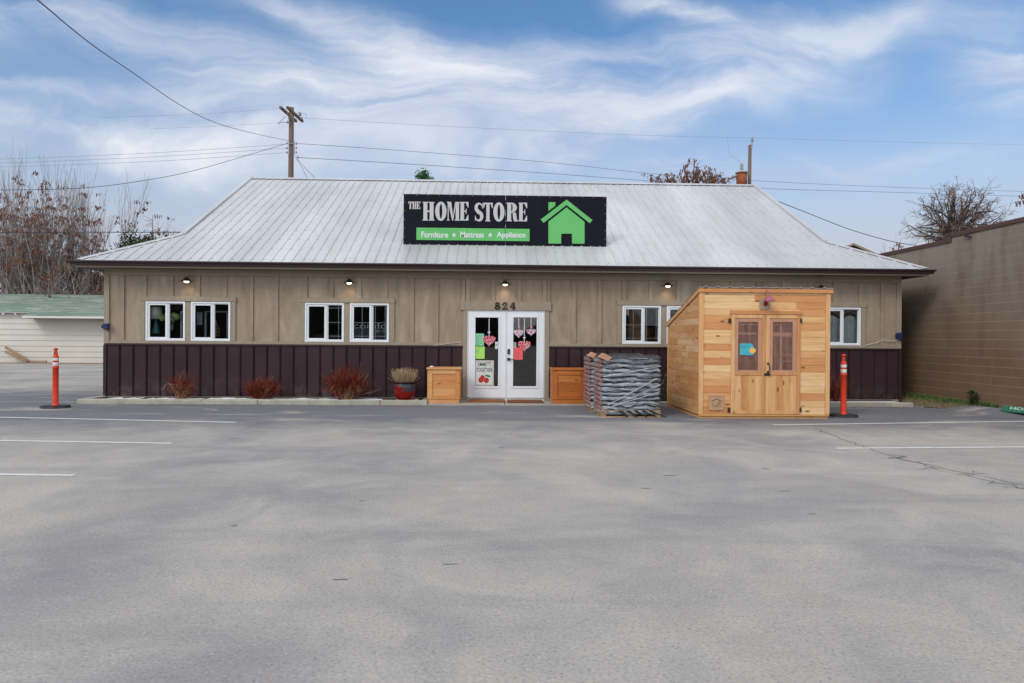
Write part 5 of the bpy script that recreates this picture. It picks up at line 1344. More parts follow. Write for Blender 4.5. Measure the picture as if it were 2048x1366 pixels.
def weedplant(c, H, Wd, n_, label, cat='plant', col='weeds'):
    o = thing('leafy_weed', c, label, cat); m = MB()
    for i in range(n_):
        t = random.random(); a = random.random()*6.28; rr_ = Wd*(1-.55*t)*random.random(); p = Vector(c)+Vector((rr_*math.cos(a), rr_*math.sin(a), H*t)); d = Vector((math.cos(a), math.sin(a), .5)).normalized()*.05; s = Vector((-math.sin(a), math.cos(a), 0))*.02
        m.sheet([p, p+d*.5+s, p+d, p+d*.5-s])
    m.build('foliage', MT[col], o, recalc=False); m = MB(); m.tube([c, (c[0], c[1], c[2]+H*.9)], [.012, .005], 5); m.build('stem', MT['weeds'], o); return o
q = G(1985, 812, .11); MT['darkweed'] = m_leaf('dark_weed', [(.02, .08, .025), (.04, .13, .03), (.015, .06, .02)])
weedplant((min(q.x, XW-.16), q.y+.15, .10), .33, .17, 260, 'upright dark green weed at the foot of the block wall', col='darkweed')
for px, py in ((205, 802), (462, 807), (620, 808), (628, 808)):
    q = G(px, py+1); m = MB()
    for i in range(50): blade(m, q+Vector((random.gauss(0, .03), random.gauss(0, .01), 0)), random.uniform(.02, .07), .004, .5)
    lb = {205: 'grass tuft at the kerb near its left end', 462: 'grass tuft against the kerb below the second shrub', 620: 'left of two grass tufts at the kerb below the largest shrub', 628: 'right of two grass tufts at the kerb below the largest shrub'}[px]
    tag(m.build('grass_tuft', MT['weeds' if px != 462 else 'drygrass'], None, (q.x, q.y, 0), recalc=False), lb, 'grass tuft', 'grass tufts along the kerb')

# ------------------------------------------------------------------ garage on the left
GYY = 22.93; gz0 = 0
gx1 = P(214, 660, GYY).x+6; gx0 = -40
ge = P(100, 630, GYY-.5).z; ge_l = P(10, 616, GYY-.0).z
gar = thing('garage_building', ((gx1-14), GYY, 0), 'low cream lap sided garage with green shingle roof behind the store, far left', 'building')
m = MB(); gh = ge+.25; pitch = .31; z = 0
while z < gh:
    z1 = min(z+pitch, gh); m.add([(gx0, GYY-.03, z), (gx1, GYY-.03, z), (gx1, GYY, z1), (gx0, GYY, z1), (gx0, GYY+.002, z), (gx1, GYY+.002, z)], [(0, 1, 2, 3), (4, 5, 1, 0)]); z = z1
m.sheet([(gx0, GYY+.01, 0), (gx0, GYY+7, 0), (gx0, GYY+7, gh), (gx0, GYY+.01, gh)]); m.sheet([(gx1, GYY+.01, 0), (gx1, GYY+7, 0), (gx1, GYY+7, gh), (gx1, GYY+.01, gh)]); m.sheet([(gx0, GYY+7, 0), (gx1, GYY+7, 0), (gx1, GYY+7, gh), (gx0, GYY+7, gh)])
m.build('lap_siding', MT['garage'], gar, recalc=False)
rx = P(54, 625, GYY-.5).x; ry_ = GYY+3.2; rz = P(100, 589, ry_).z
ze = P(130, 632, GYY-.9).z; zl = P(20, 624, GYY-.25).z
m = MB(); sl2 = (rz-ze)/(ry_-(GYY-.9)); yl = GYY-.9+(zl-ze)/sl2
m.add([(rx, GYY-.9, ze), (gx1+.4, GYY-.9, ze), (gx1+.4, ry_, rz), (rx, ry_, rz), (rx+.25, yl, zl)], [(0, 1, 2, 3)])
m.sheet([(gx0-.4, yl, zl+.004), (rx+.3, yl, zl+.004), (rx+.3, ry_, rz+.004), (gx0-.4, ry_, rz+.004)])
m.sheet([(gx0-.4, ry_, rz), (gx1+.4, ry_, rz), (gx1+.4, 2*ry_-GYY+.9, ze), (gx0-.4, 2*ry_-GYY+.9, ze)])
rf = m.build('shingle_roof', MT['shingle'], gar, recalc=False)
m = MB(); m.box(rx, gx1+.4, GYY-.92, GYY-.88, ze-.12, ze-.01); m.box(rx, rx+.04, GYY-.88, GYY-.04, ze-.12, ze-.01); m.box(gx0-.4, rx+.25, yl-.02, yl+.02, zl-.03, zl-.004)
m.build('fascia', MT['whitetrim'], gar)
m = MB(); m.sheet([(rx+.04, GYY-.88, ze-.06), (gx1+.4, GYY-.88, ze-.06), (gx1+.4, GYY-.03, ze-.06), (rx+.04, GYY-.03, ze-.06)]); m.build('soffit', MT['soffit'], gar, recalc=False)
xpd = P(209, 640, GYY-.1).x; m = MB(); m.box(xpd, xpd+.09, GYY-.14, GYY-.04, 0, ze-.12); m.build('downspout', MT['white'], gar)
for px in (7, 31): q = P(px, 627, GYY-.2); m = MB(); m.box(q.x-.05, q.x+.05, GYY-.24, GYY-.04, q.z-.05, q.z+.05); m.build('rafter_end', MT['white'], gar)
# bin, planks
q = G(4, 719.5); bn = thing('rubbish_bin', (q.x, GYY-.9, 0), 'dark green bin cut by the left edge of the frame, by the garage wall', 'bin')
m = MB(); m.smooth = True; bz = P(3, 688, GYY-.9).z; m.lathe((q.x-.05, GYY-.9, 0), [(.5, 0), (.52, .03), (.36, bz*.72), (.33, bz*.78)], 20); m.build('body', MT['bin'], bn); m = MB(); m.smooth = True; m.lathe((q.x-.05, GYY-.9, 0), [(.36, bz*.78), (.36, bz*.84), (.28, bz*.95), (.1, bz)], 20); m.build('lid', MT['bin'], bn)
for (x0, y0, x1, y1, lb) in [(9, 694, 55, 718.5, 'long weathered plank leaning down to the ground beside the green bin'), (12, 703, 52, 719.5, 'lower weathered plank leaning under the longer one beside the green bin')]:
    a, b_ = P(x0, y0, GYY-.35), P(x1, y1, GYY-.45); m = MB(); m.beam((a.x, GYY-.30 if y0 < 700 else GYY-.42, a.z), (b_.x, GYY-.30 if y0 < 700 else GYY-.42, .06), .05, .14); tag(m.build('plank', MT['greywood'], None, (b_.x, GYY-.4, 0)), lb, 'plank', 'planks leaning at the garage')
a, b_ = P(55, 719, GYY-.25), P(93, 719, GYY-.25); m = MB(); m.box(a.x, b_.x, GYY-.3, GYY-.2, .01, .12); tag(m.build('board', MT['greywood'], None, (a.x, GYY-.25, 0)), 'flat weathered board lying along the foot of the garage wall', 'board')
# rusty orange post behind the roof
q = P(43, 575, 31); m = MB(); m.smooth = True; m.lathe((q.x, 31, 0), [(.16, 0), (.16, q.z+.35), (.19, q.z+.36), (.19, q.z+.5), (.14, q.z+.52)], 14); tag(m.build('flue_pipe', MT['rust'], None, (q.x, 31, 0)), 'rusty orange flue pipe standing among the bare stems above the garage roof', 'pipe')

# far gable house
hy = 32.0; o = thing('house', (P(1700, 495, hy).x, hy, 0), 'beige house gable peeping over the right hip of the store roof', 'house')
pk = P(1701, 489, hy); lf = P(1640, 510, hy); rg = P(1745, 510, hy); hw = (rg.x-pk.x)
m = MB(); s_ = (pk.z-rg.z)/(rg.x-pk.x); X1 = pk.x+5; zb_ = pk.z-s_*5
m.prism([(pk.x-5, 0), (X1, 0), (X1, zb_), (pk.x, pk.z-.12), (pk.x-5, zb_)], hy, hy+8); m.build('wall', MT['beige'], o)
m = MB(); m.add([(pk.x, hy-.4, pk.z), (X1+.3, hy-.4, zb_-s_*.3+.12), (X1+.3, hy+8.4, zb_-s_*.3+.12), (pk.x, hy+8.4, pk.z), (pk.x-5.3, hy-.4, zb_-s_*.3+.12), (pk.x-5.3, hy+8.4, zb_-s_*.3+.12)], [(0, 1, 2, 3), (0, 3, 5, 4)]); m.build('roof', MT['shingle'], o, recalc=False)
m = MB(); m.beam((pk.x, hy-.42, pk.z-.02), (X1+.3, hy-.42, zb_-s_*.3+.1), .04, .14); m.beam((pk.x, hy-.42, pk.z-.02), (pk.x-5.3, hy-.42, zb_-s_*.3+.1), .04, .14); m.build('bargeboard', MT['trim'], o)
m = MB(); m.prism([(pk.x-.7, pk.z-.55), (pk.x+.7, pk.z-.55), (pk.x, pk.z-.25)], hy-.03, hy-.001); m.build('gable_vent', MT['soffit'], o)

# ------------------------------------------------------------------ utility poles and wires
def catenary(a, b_, sag, n_=24):
    a, b_ = Vector(a), Vector(b_); return [a.lerp(b_, i/n_)-Vector((0, 0, 4*sag*(i/n_)*(1-i/n_))) for i in range(n_+1)]
PY1 = 21.0; bpx = P(582, 300, PY1); tp = P(583, 215, PY1)
pole = thing('utility_pole', (bpx.x, PY1, 0), 'tall wooden utility pole with two slanting crossarms behind the roof, left', 'utility pole')
m = MB(); m.smooth = True; m.tube([(bpx.x, PY1, 0), (bpx.x, PY1, tp.z*.7), (tp.x, PY1, tp.z)], [.17, .145, .125], 14); m.build('shaft', MT['polewood'], pole)
def Z1(zx, zy, Y=PY1): return P(540+zx/7.59, 190+zy/7.59, Y)
arms = [((155, 185), (400, 400), .15), ((260, 185), (495, 400), -.17)]
for (a, b_, dy) in arms:
    p, q = Z1(*a), Z1(*b_); p.y = PY1+dy-.9; q.y = PY1+dy+.9
    # true position on each end's own depth
    p = P(540+a[0]/7.59, 190+a[1]/7.59, PY1+dy-.9); q = P(540+b_[0]/7.59, 190+b_[1]/7.59, PY1+dy+.9)
    m = MB(); m.beam(p, q, .11, .13); m.build('crossarm', MT['polewood'], pole)
m = MB()
for (a, b_) in [((265, 260), (290, 400)), ((325, 290), (375, 420)), ((240, 320), (135, 425)), ((135, 425), (270, 412))]: m.tube([Z1(*a, PY1-.25), Z1(*b_, PY1-.25)], .018, 5)
m.tube([Z1(380, 280, PY1-.3), Z1(450, 265, PY1-.3), Z1(550, 290, PY1-.3), Z1(545, 350, PY1-.3)], .012, 5)
m.build('brace', MT['ceramic'], pole)
for (x, y, s_) in [(455, 290, .1), (268, 412, .07), (130, 430, .04), (485, 350, .06), (258, 730, .06), (258, 803, .06), (258, 870, .06), (400, 737, .06), (400, 800, .06), (400, 868, .06), (425, 945, .06)]:
    c = Z1(x, y, PY1-.22); m = MB(); m.smooth = True; m.lathe((c.x, PY1-.22, c.z-s_), [(s_*.4, 0), (s_*.9, s_*.3), (s_*.5, s_*.7), (s_*.9, s_*1.1), (s_*.4, s_*1.7), (s_*.3, s_*2.2)], 10); m.build('insulator', MT['ceramic'], pole)
m = MB()
for x in (293, 372): a, b_ = Z1(x, 700, PY1-.16), Z1(x, 905, PY1-.16); m.tube([a, b_], .022, 5)
a, b_ = Z1(285, 735, PY1-.18), Z1(375, 735, PY1-.18); m.tube([a, b_], .03, 6)
m.build('rack', MT['ceramic'], pole)
PY2 = 33.0; b2 = P(1497, 340, PY2); t2 = P(1500, 290, PY2)
pole2 = thing('utility_pole', (b2.x, PY2, 0), 'distant wooden utility pole carrying a rusty transformer above the right end of the ridge', 'utility pole')
m = MB(); m.smooth = True; m.tube([(b2.x, PY2, 0), (t2.x, PY2, t2.z)], [.17, .12], 12); m.build('shaft', MT['polewood'], pole2)
def Z2(zx, zy, Y=PY2): return P(1270+zx/6.827, 260+zy/6.827, Y)
a, b_ = Z2(1593, 265, PY2-.2), Z2(1600, 150, PY2-.2); m = MB(); m.tube([a, b_], .04, 6); m.smooth = True; m.lathe((b_.x, PY2-.2, b_.z-.05), [(.03, 0), (.13, .06), (.06, .14), (.09, .2), (.05, .36)], 10); m.build('top_pin', MT['ceramic'], pole2)
c0, c1 = Z2(1455, 800, PY2-.5), Z2(1455, 590, PY2-.5); rd = .37
m = MB(); m.smooth = True; m.lathe((c0.x, PY2-.5, c0.z), [(rd, 0), (rd, c1.z-c0.z)], 20); tr_ = m.build('transformer', MT['rust'], pole2)
m = MB(); m.smooth = True; m.lathe((c0.x, PY2-.5, c1.z), [(rd+.08, 0), (rd+.06, .07), (rd*.6, .17), (.06, .24)], 20); m.build('tank_lid', MT['transformercap'], tr_)
m = MB(); m.smooth = True; m.lathe((c0.x, PY2-.5, c1.z+.22), [(.07, 0), (.12, .06), (.12, .16), (.09, .2), (.12, .28), (.12, .42), (.05, .5)], 10); m.build('bushing', MT['ceramic'], tr_)
m = MB(); a, b_ = Z2(1500, 610, PY2-.3), Z2(1545, 610, PY2-.1); m.beam(a, b_, .1, .1); a, b_ = Z2(1500, 700, PY2-.3), Z2(1545, 700, PY2-.1); m.beam(a, b_, .1, .1)
m.tube([Z2(1375, 605, PY2-.5), Z2(1360, 650, PY2-.5), Z2(1335, 720, PY2-.5)], .025, 5); m.build('bracket', MT['ceramic'], pole2)
wires = [
    ([P(583, 283, PY1), P(430, 245, 8), P(240, 128, -2), P(75, 0, -8), P(-80, -140, -11)], .011, 'thick dark cable climbing from the left pole to the top left of the frame', 'wire'),
    ([P(578, 286, PY1), P(520, 303, PY1-2), P(400, 338, PY1-5), P(300, 359, PY1-8), P(150, 377, PY1-11), P(-100, 380, PY1-14)], .013, 'dark twisted cable sagging left from the pole over the bare tree', 'wire'),
    ([P(-200, 466, 16), P(0, 465, 16), P(180, 464.5, 16), P(372, 464.5, 10)], .022, 'straight dark cable crossing the bare tree to the left gable', 'wire'),
    ([P(560, 217, PY1), P(400, 228, PY1+2), P(200, 235, PY1+4)], .008, 'faint thin wire running left from the top of the left pole', 'wiregrey'),
    ([P(575, 244, PY1), P(480, 250, PY1+2), P(300, 258, PY1+4)], .008, 'faint thin wire running left below the crossarms', 'wiregrey'),
    ([P(574, 288, PY1), P(300, 306, PY1+4), P(0, 318, PY1+9), P(-200, 322, PY1+12)], .012, 'uppermost of three fine wires running left over the tree', 'wiregrey'),
    ([P(574, 296, PY1), P(300, 314, PY1+4), P(0, 326, PY1+9), P(-200, 330, PY1+12)], .012, 'middle one of three fine wires running left over the tree', 'wiregrey'),
    ([P(574, 305, PY1), P(300, 323, PY1+4), P(0, 334, PY1+9), P(-200, 338, PY1+12)], .012, 'lowest of three fine wires running left over the tree', 'wiregrey'),
    ([P(606, 236, PY1), P(900, 253, PY1+4), P(1270, 270, PY1+8), P(1504, 276, PY2), P(1800, 284, PY2+6), P(2150, 292, PY2+12)], .010, 'highest thin wire linking the two utility poles', 'wiregrey'),
    ([P(594, 287, PY1), P(800, 301, PY1+3), P(1100, 325, PY1+7), P(1300, 347, PY1+10), P(1500, 361, PY2), P(1800, 375, PY2+5), P(2150, 386, PY2+10)], .013, 'thin wire sloping right from the pole rack above the sign', 'wire'),
    ([P(595, 315, PY1), P(800, 327, PY1+3), P(1100, 347, PY1+7), P(1300, 362, PY1+10), P(1530, 377, PY2), P(1800, 385, PY2+5), P(2150, 396, PY2+10)], .015, 'lower thin wire sloping right just over the ridge', 'wire'),
    ([P(591, 310, PY1), P(600, 325, PY1-2), P(632, 358, PY1-8), P(640, 366, 8)], .012, 'short cable dropping right from the left pole to the ridge', 'wire'),
    ([P(589, 313, PY1), P(602, 332, PY1-2), P(615, 358, PY1-8), P(618, 366, 8)], .012, 'second short cable dropping steeply beside it to the ridge', 'wire'),
    ([P(1552, 401, 9.5), P(1620, 428, 9.5), P(1700, 459, 9.3), P(1780, 482, 9), P(1832, 491, 8.6)], .016, 'dark cable sloping from the right gable to the block building', 'wire'),
    ([P(1455, 274.5, PY2-.5), P(1457, 300, PY2-.5), P(1463, 312, PY2-.5), P(1478, 322, PY2-.5), P(1483, 330, PY2-.5)], .012, 'thin looping lead dropping to the transformer', 'wiregrey'),
]
def smooth_path(pts, k=8):
    out = []; n_ = len(pts)
    for i in range(n_-1):
        p0, p1, p2, p3 = pts[max(0, i-1)], pts[i], pts[i+1], pts[min(n_-1, i+2)]
        for j in range(k):
            t = j/k; out.append(.5*((2*p1)+(p2-p0)*t+(2*p0-5*p1+4*p2-p3)*t*t+(3*p1-p0-3*p2+p3)*t*t*t))
    return out+[pts[-1]]
for pts, r_, lb, mt in wires:
    m = MB(); m.tube(smooth_path(pts), r_*(.75 if mt == 'wiregrey' else .85), 5); tag(m.build('overhead_wire', MT[mt], None, tuple(pts[0])), lb, 'wire', 'overhead wires')

# ------------------------------------------------------------------ trees
def grow(m, m2, p, d, l, r_, depth, opt, tips):
    seg = 4 if depth > 1 else 3; pts = [p.copy()]; q = p.copy(); dd = d.copy()
    for k in range(seg):
        dd = (dd+Vector((random.gauss(0, opt['wob']), random.gauss(0, opt['wob']), random.gauss(opt['up'], opt['wob'])))).normalized(); q = q+dd*l/seg; pts.append(q.copy())
    rs = [r_*(1-.6*k/seg) for k in range(seg+1)]
    rs = [max(x, opt.get('rm', .008)) for x in rs]; (m if depth > 1 else m2).tube(pts, rs, 5 if depth > 2 else 3, cap=False)
    if depth == 0: tips.append(q); return
    for i in range(opt['n'][depth]):
        t = random.uniform(opt['t0'], 1)*seg; a = min(int(t), seg-1); pp = pts[a].lerp(pts[a+1], t-a); rr_ = rs[a]*.62
        s = Vector((random.gauss(0, 1), random.gauss(0, 1), random.gauss(0, .6))).normalized(); nd = (dd+s*opt['spread']).normalized()
        grow(m, m2, pp, nd, l*random.uniform(opt['l0'], opt['l1']), max(rr_, .006), depth-1, opt, tips)
    grow(m, m2, pts[-1], dd, l*.6, rs[-1], depth-1, opt, tips)
def seeds(m, tips, n_, spread, size):
    for p in tips:
        for _ in range(n_):
            q = p+Vector((random.gauss(0, spread), random.gauss(0, spread), -abs(random.gauss(0, spread)))); h = size*random.uniform(.7, 1.6); w_ = size*.28; a = random.random()*3.14; s = Vector((math.cos(a)*w_, math.sin(a)*w_, 0)); m.sheet([q-s, q+s, q+s*.6-Vector((random.gauss(0, .03), 0, h)), q-s*.6-Vector((0, 0, h))])
def stemtree(cx, Y, stems, H, label, seed, opt, spreadx, seedfrac=0, bark='bark', twig='twig', r0=.09, name='bare_tree', ssize=.16, sn=10, zc=0):
    random.seed(seed); t = thing(name, (cx, Y, 0), label, 'tree', 'trees behind the buildings'); m, m2 = MB(), MB(); tips = []
    for i in range(stems):
        s = (i+.5)/stems*2-1 if stems > 1 else 0; d = Vector((s*spreadx+random.gauss(0, .05), random.gauss(0, .15), 1)).normalized()
        grow(m, m2, Vector((cx+s*.9*(stems > 1), Y+random.gauss(0, .4)*(stems > 1), 0)), d, H*random.uniform(.42, .55), r0*random.uniform(.7, 1.2), 3 if 'deep' not in opt else opt['deep'], opt, tips)
    m.build('trunk', MT[bark], t, recalc=False); m2.build('crown', MT[twig], t, recalc=False)
    if seedfrac:
        m3 = MB(); sel = [p for p in tips if random.random() < seedfrac and p.z > zc]; seeds(m3, sel, sn, ssize*.9, ssize); m3.build('seed_clusters', MT['seeds'], t, recalc=False)
    return t
opt = dict(wob=.07, up=.06, n={3: 5, 2: 5, 1: 4}, t0=.25, spread=.42, l0=.45, l1=.7)
TY = 29.5
stemtree(P(60, 500, TY).x, TY, 15, 11.0, 'broad many stemmed grey tree with brown seed clusters behind the garage, far left', 31, opt, .42, .24, ssize=.13, sn=9, zc=5)
opt2 = dict(wob=.05, up=.12, n={3: 5, 2: 4, 1: 3}, t0=.3, spread=.30, l0=.5, l1=.75)
stemtree(P(150, 500, TY+2).x, TY+2, 8, 11.8, 'slender pale bare tree fanning upwards right of the seed covered one', 33, opt2, .38, 0, r0=.07)
stemtree(P(20, 500, TY+3).x, TY+3, 5, 12.3, 'tall thin bare tree rising above the left seed covered tree', 37, opt2, .18, 0, r0=.06)
opt3 = dict(wob=.12, up=.02, n={3: 6, 2: 6, 1: 5}, t0=.2, spread=.75, l0=.45, l1=.75)
stemtree(P(190, 560, 27).x, 27.5, 6, 6.0, 'low tangled grey thicket tree between the garage roof and the store corner', 39, opt3, .9, .10, ssize=.12)
# dark evergreen mass and conifers
def conifer(cx, Y, z0, H, Wd, label, seed, n_=2600, round_=0, leader=0, mat='needles', sz=.16, name='conifer_tree'):
    random.seed(seed); t = thing(name, (cx, Y, 0), label, 'tree', 'trees behind the buildings'); m = MB(); m.tube([(cx, Y, 0), (cx, Y, z0+H*.95)], [.2, .04], 8); 
    if leader:
        m.tube([(cx+.2, Y, z0+H*.8), (cx+.22, Y, z0+H+leader)], [.04, .012], 5)
        for i in range(14): z = z0+H+leader*random.uniform(.1, .9); s = random.choice((-1, 1)); m.tube([(cx+.21, Y, z), (cx+.2+s*random.uniform(.2, .7), Y+random.gauss(0, .2), z+random.uniform(-.1, .3))], [.012, .006], 3)
    m.build('trunk', MT['barkdark'], t, recalc=False); m = MB()
    cl = [(random.random(), random.random()*6.283, random.random()) for _ in range(70)]
    for i in range(n_):
        c = random.choice(cl); hh = c[0]; rad = Wd*((1-hh)**.6 if not round_ else math.sqrt(max(0, 1-(2*hh-1)**2)))*(.35+.65*c[2])
        p = Vector((cx+rad*math.cos(c[1])+random.gauss(0, .16*Wd), Y+rad*math.sin(c[1])+random.gauss(0, .16*Wd), z0+H*hh+random.gauss(0, .05*H)))
        d = Vector((random.gauss(0, 1), random.gauss(0, 1), random.gauss(.3, .8))).normalized()*sz; s = d.orthogonal().normalized()*sz*.3; m.sheet([p-s, p+d*.5-s*.5, p+d, p+s])
    m.build('crown', MT[mat], t, recalc=False); return t
zt = P(265, 455, 26).z; conifer(P(265, 500, 26).x, 26, 2.5, (zt-2.5)*.9, 1.9, 'dark green conifer showing above the left hip of the roof', 41, 5000)
zt = P(300, 460, 27).z; conifer(P(298, 500, 27).x, 27, 2.5, (zt-2.5)*.88, 1.4, 'smaller dark conifer with a bare leader just right of it', 42, 3600, leader=1.6)
conifer(P(120, 560, 33).x, 33, 1.0, P(120, 520, 33).z-1, 3.4, 'dark evergreen mass behind the grey stems above the garage', 43, 5000, 1, sz=.3)
conifer(P(20, 560, 34).x, 34, 1.0, P(20, 480, 34).z-1, 3.2, 'reddish brown leafed tree behind the stems at the left edge', 44, 2600, 1, mat='seeds', sz=.25, name='brown_tree')
conifer(P(230, 560, 31).x, 31, 2.0, P(230, 500, 31).z-2, 1.9, 'brown leafed tree behind the store corner on the left', 45, 2200, 1, mat='seeds', sz=.2, name='brown_tree')
stemtree(P(318, 470, 28).x, 28, 2, P(318, 455, 28).z*1.05, 'thin bare tree with a few drooping leaves right of the conifers', 47, opt, .15, .3, ssize=.14, sn=6, r0=.05)
conifer(P(848, 355, 34).x, 34, P(848, 346, 34).z-2.6, 2.6, .95, 'green conifer tip showing above the ridge left of the sign', 46, 2600, 1, mat='darkweed', sz=.16)
# seeded tree behind the ridge, right
optb = dict(wob=.10, up=.0, n={3: 7, 2: 5, 1: 4}, t0=.4, spread=.7, l0=.42, l1=.66)
HT = P(1385, 318, 27).z
random.seed(58); Ys = 27; tb = P(1378, 380, Ys); t = thing('seeded_tree', (tb.x, Ys, 0), 'tree with drooping brown seed clusters rising above the ridge right of the sign', 'tree', 'trees behind the buildings')
m, m2, m3 = MB(), MB(), MB(); m.tube([(tb.x, Ys, 0), (tb.x+.1, Ys, 5), (tb.x, Ys, tb.z-1)], [.26, .2, .13], 8)
fork = Vector((tb.x, Ys, tb.z-1.0))
tips = []
for (px, py) in [(1386, 319), (1400, 323), (1378, 330), (1366, 334), (1391, 334), (1406, 334), (1412, 342), (1372, 345), (1392, 347), (1352, 349), (1362, 354), (1383, 355), (1402, 353), (1416, 352), (1340, 357), (1346, 362), (1328, 356), (1310, 352), (1306, 361), (1293, 362), (1426, 358), (1436, 352), (1444, 343), (1447, 354), (1458, 357), (1432, 364), (1452, 364), (1334, 364), (1410, 362), (1372, 362), (1392, 362), (1318, 364), (1422, 364)]:
    e = P(px, py, Ys); e.y += random.gauss(0, .7); mid = fork.lerp(e, .5)+Vector((random.gauss(0, .15), random.gauss(0, .2), -.15)); m.tube([fork, mid, e], [.07, .045, .018], 5, cap=False)
    for _ in range(9):
        q = mid.lerp(e, random.uniform(.3, 1)); dd = Vector((random.gauss(0, .30), random.gauss(0, .4), random.gauss(.12, .16))); m2.tube([q, q+dd*.5+Vector((0, 0, .03)), q+dd], [.014, .011, .009], 3, cap=False); tips.append(q+dd)
    tips.append(e)
tips = [q for q in tips if random.random() < .6]; seeds(m3, tips, 4, .07, .14)
m.build('trunk', MT['barkdark'], t, recalc=False); m2.build('crown', MT['twigbrown'], t, recalc=False); m3.build('seed_clusters', MT['seeds'], t, recalc=False)
# right bare tree beyond the block building
optr = dict(rm=.011, wob=.13, up=.02, n={4: 7, 3: 7, 2: 7, 1: 4}, t0=.22, spread=.85, l0=.5, l1=.75, deep=4)
RTY = 26
def crowned(px, py, Y, RX, RZ, label, seed, nl, bark, twig):
    random.seed(seed); c = P(px, py, Y); t = thing('bare_tree', (c.x, Y, 0), label, 'tree', 'trees behind the buildings'); m, m2 = MB(), MB()
    f0 = Vector((c.x, Y, c.z-RZ*1.1)); m.tube([(c.x+.1, Y, 0), (c.x-.05, Y, f0.z*.5), f0, f0+Vector((.1, 0, RZ*.5)), f0+Vector((0, 0, RZ*1.1))], [.24, .2, .15, .1, .05], 8)
    for i in range(nl):
        th = random.random()*6.283; z = random.uniform(-.55, 1); r_ = math.sqrt(1-z*z)*random.uniform(.75, 1.05); e = c+Vector((RX*r_*math.cos(th), RX*.8*r_*math.sin(th), RZ*z*random.uniform(.8, 1.05)))
        st = f0+Vector((0, 0, RZ*random.uniform(-.1, .9))); mid = st.lerp(e, .5)+Vector((random.gauss(0, .2), random.gauss(0, .2), random.uniform(.0, .35)))
        pp = smooth_path([st, mid, e], 4); pp = [q+Vector((random.gauss(0, .05), random.gauss(0, .05), random.gauss(0, .05))) for q in pp]; m.tube(pp, [.055*(1-k/len(pp))+.014 for k in range(len(pp))], 4, cap=False)
        for _ in range(13):
            k = random.randint(2, len(pp)-1); q = pp[k]; dd = ((q-c)*.25+Vector((random.gauss(0, .5), random.gauss(0, .5), random.gauss(.05, .4)))).normalized(); l = random.uniform(.35, .9); p1 = q+dd*l*.5+Vector((0, 0, random.gauss(0, .08))); p2 = p1+(dd+Vector((random.gauss(0, .4), random.gauss(0, .4), random.gauss(-.05, .3)))).normalized()*l*.5
            m2.tube([q, p1, p2], [.017, .013, .009], 3, cap=False)
            for _2 in range(3): d3 = (dd+Vector((random.gauss(0, .7), random.gauss(0, .7), random.gauss(0, .6)))).normalized()*random.uniform(.15, .45); w0 = p1.lerp(p2, random.random()); m2.tube([w0, w0+d3*.5+Vector((0, 0, random.gauss(0, .04))), w0+d3], [.010, .009, .007], 3, cap=False)
    m.build('trunk', MT[bark], t, recalc=False); m2.build('crown', MT[twig], t, recalc=False)
crowned(1908, 442, RTY, 2.6, 2.1, 'large round bare tree with fine brown twigs beyond the block building, right', 71, 75, 'barkdark', 'twigbrown')
stemtree(P(2030, 430, 30).x, 30, 1, 10.5, 'bare tree beyond the block building at the right edge of the frame', 62, optr, 0, 0, 'bark', 'twig', r0=.2)
stemtree(P(1765, 495, 40).x, 40, 2, 9.6, 'small distant bare tree between the gable house and the block building', 63, opt, .15, .1, r0=.07)
# leafy twig entering at the right edge
random.seed(8); q = P(2046, 400, 2); t = thing('overhanging_branch', (q.x+1.2, 2, q.z), 'brown leafed twig tip entering at the right edge above the block wall', 'branch'); m = MB(); m.tube([(q.x+1.6, 2, q.z+.6), (q.x+.3, 2, q.z+.1), (q.x, 2, q.z-.1)], [.03, .015, .006], 5); m.build('twig', MT['barkdark'], t)
m = MB(); seeds(m, [q+Vector((random.uniform(-.1, .6), 0, random.uniform(-.1, .25))) for _ in range(12)], 8, .06, .06); m.build('leaves', MT['seeds'], t, recalc=False)

# ------------------------------------------------------------------ things seen through the windows
def inside(name, px, py, Y, label, cat): 
    q = P(px, py, Y); return thing(name, (q.x, Y, q.z), label, cat), q
o, q = inside('table_lamp', 312, 640, .26, 'table lamp with pale drum shade and teal base behind the leftmost window', 'lamp')
s = .5/40
m = MB(); m.smooth = True; a, b_ = P(312, 638, .26), P(312, 614, .26); m.lathe((a.x, .26, a.z), [(.15, 0), (.13, b_.z-a.z)], 24); m.build('lamp_shade', MT['shade'], o)
m = MB(); m.smooth = True; c = P(312, 668, .26); m.lathe((c.x, .26, c.z), [(.09, 0), (.10, .05), (.07, .15), (.035, .28), (.02, .36)], 18); m.build('lamp_base', MT['teal'], o)
o, q = inside('flower_vase', 340, 668, .22, 'pale vase of green hydrangeas behind the leftmost window', 'vase of flowers')
m = MB(); m.smooth = True; c = P(340, 661, .22); t_ = P(340, 648, .22); m.lathe((c.x, .22, c.z), [(.05, 0), (.08, .03), (.08, t_.z-c.z-.02), (.06, t_.z-c.z)], 18); m.build('vase', MT['vase'], o)
random.seed(2); m = MB()
for (x, y, r_) in [(325, 636, .085), (342, 640, .095), (354, 634, .085), (334, 630, .06), (347, 630, .07)]:
    c = P(x, y, .22)
    for i in range(220): d = Vector((random.gauss(0, 1), random.gauss(0, 1), random.gauss(0, 1))).normalized(); p = c+d*r_*random.uniform(.8, 1); e = d.orthogonal().normalized()*.016; f_ = d.cross(e); m.sheet([p-e, p-f_, p+e, p+f_])
m.build('hydrangea_heads', MT['hydrangea'], o, recalc=False)
o, q = inside('wicker_lantern', 430, 670, .26, 'tapered wicker lantern behind the second window from the left', 'lantern')
m = MB(); c, d = P(430, 672, .26), P(430, 640, .26); h = d.z-c.z; rs_ = [(.10, 0), (.10, h*.45), (.04, h*.8), (.02, h)]
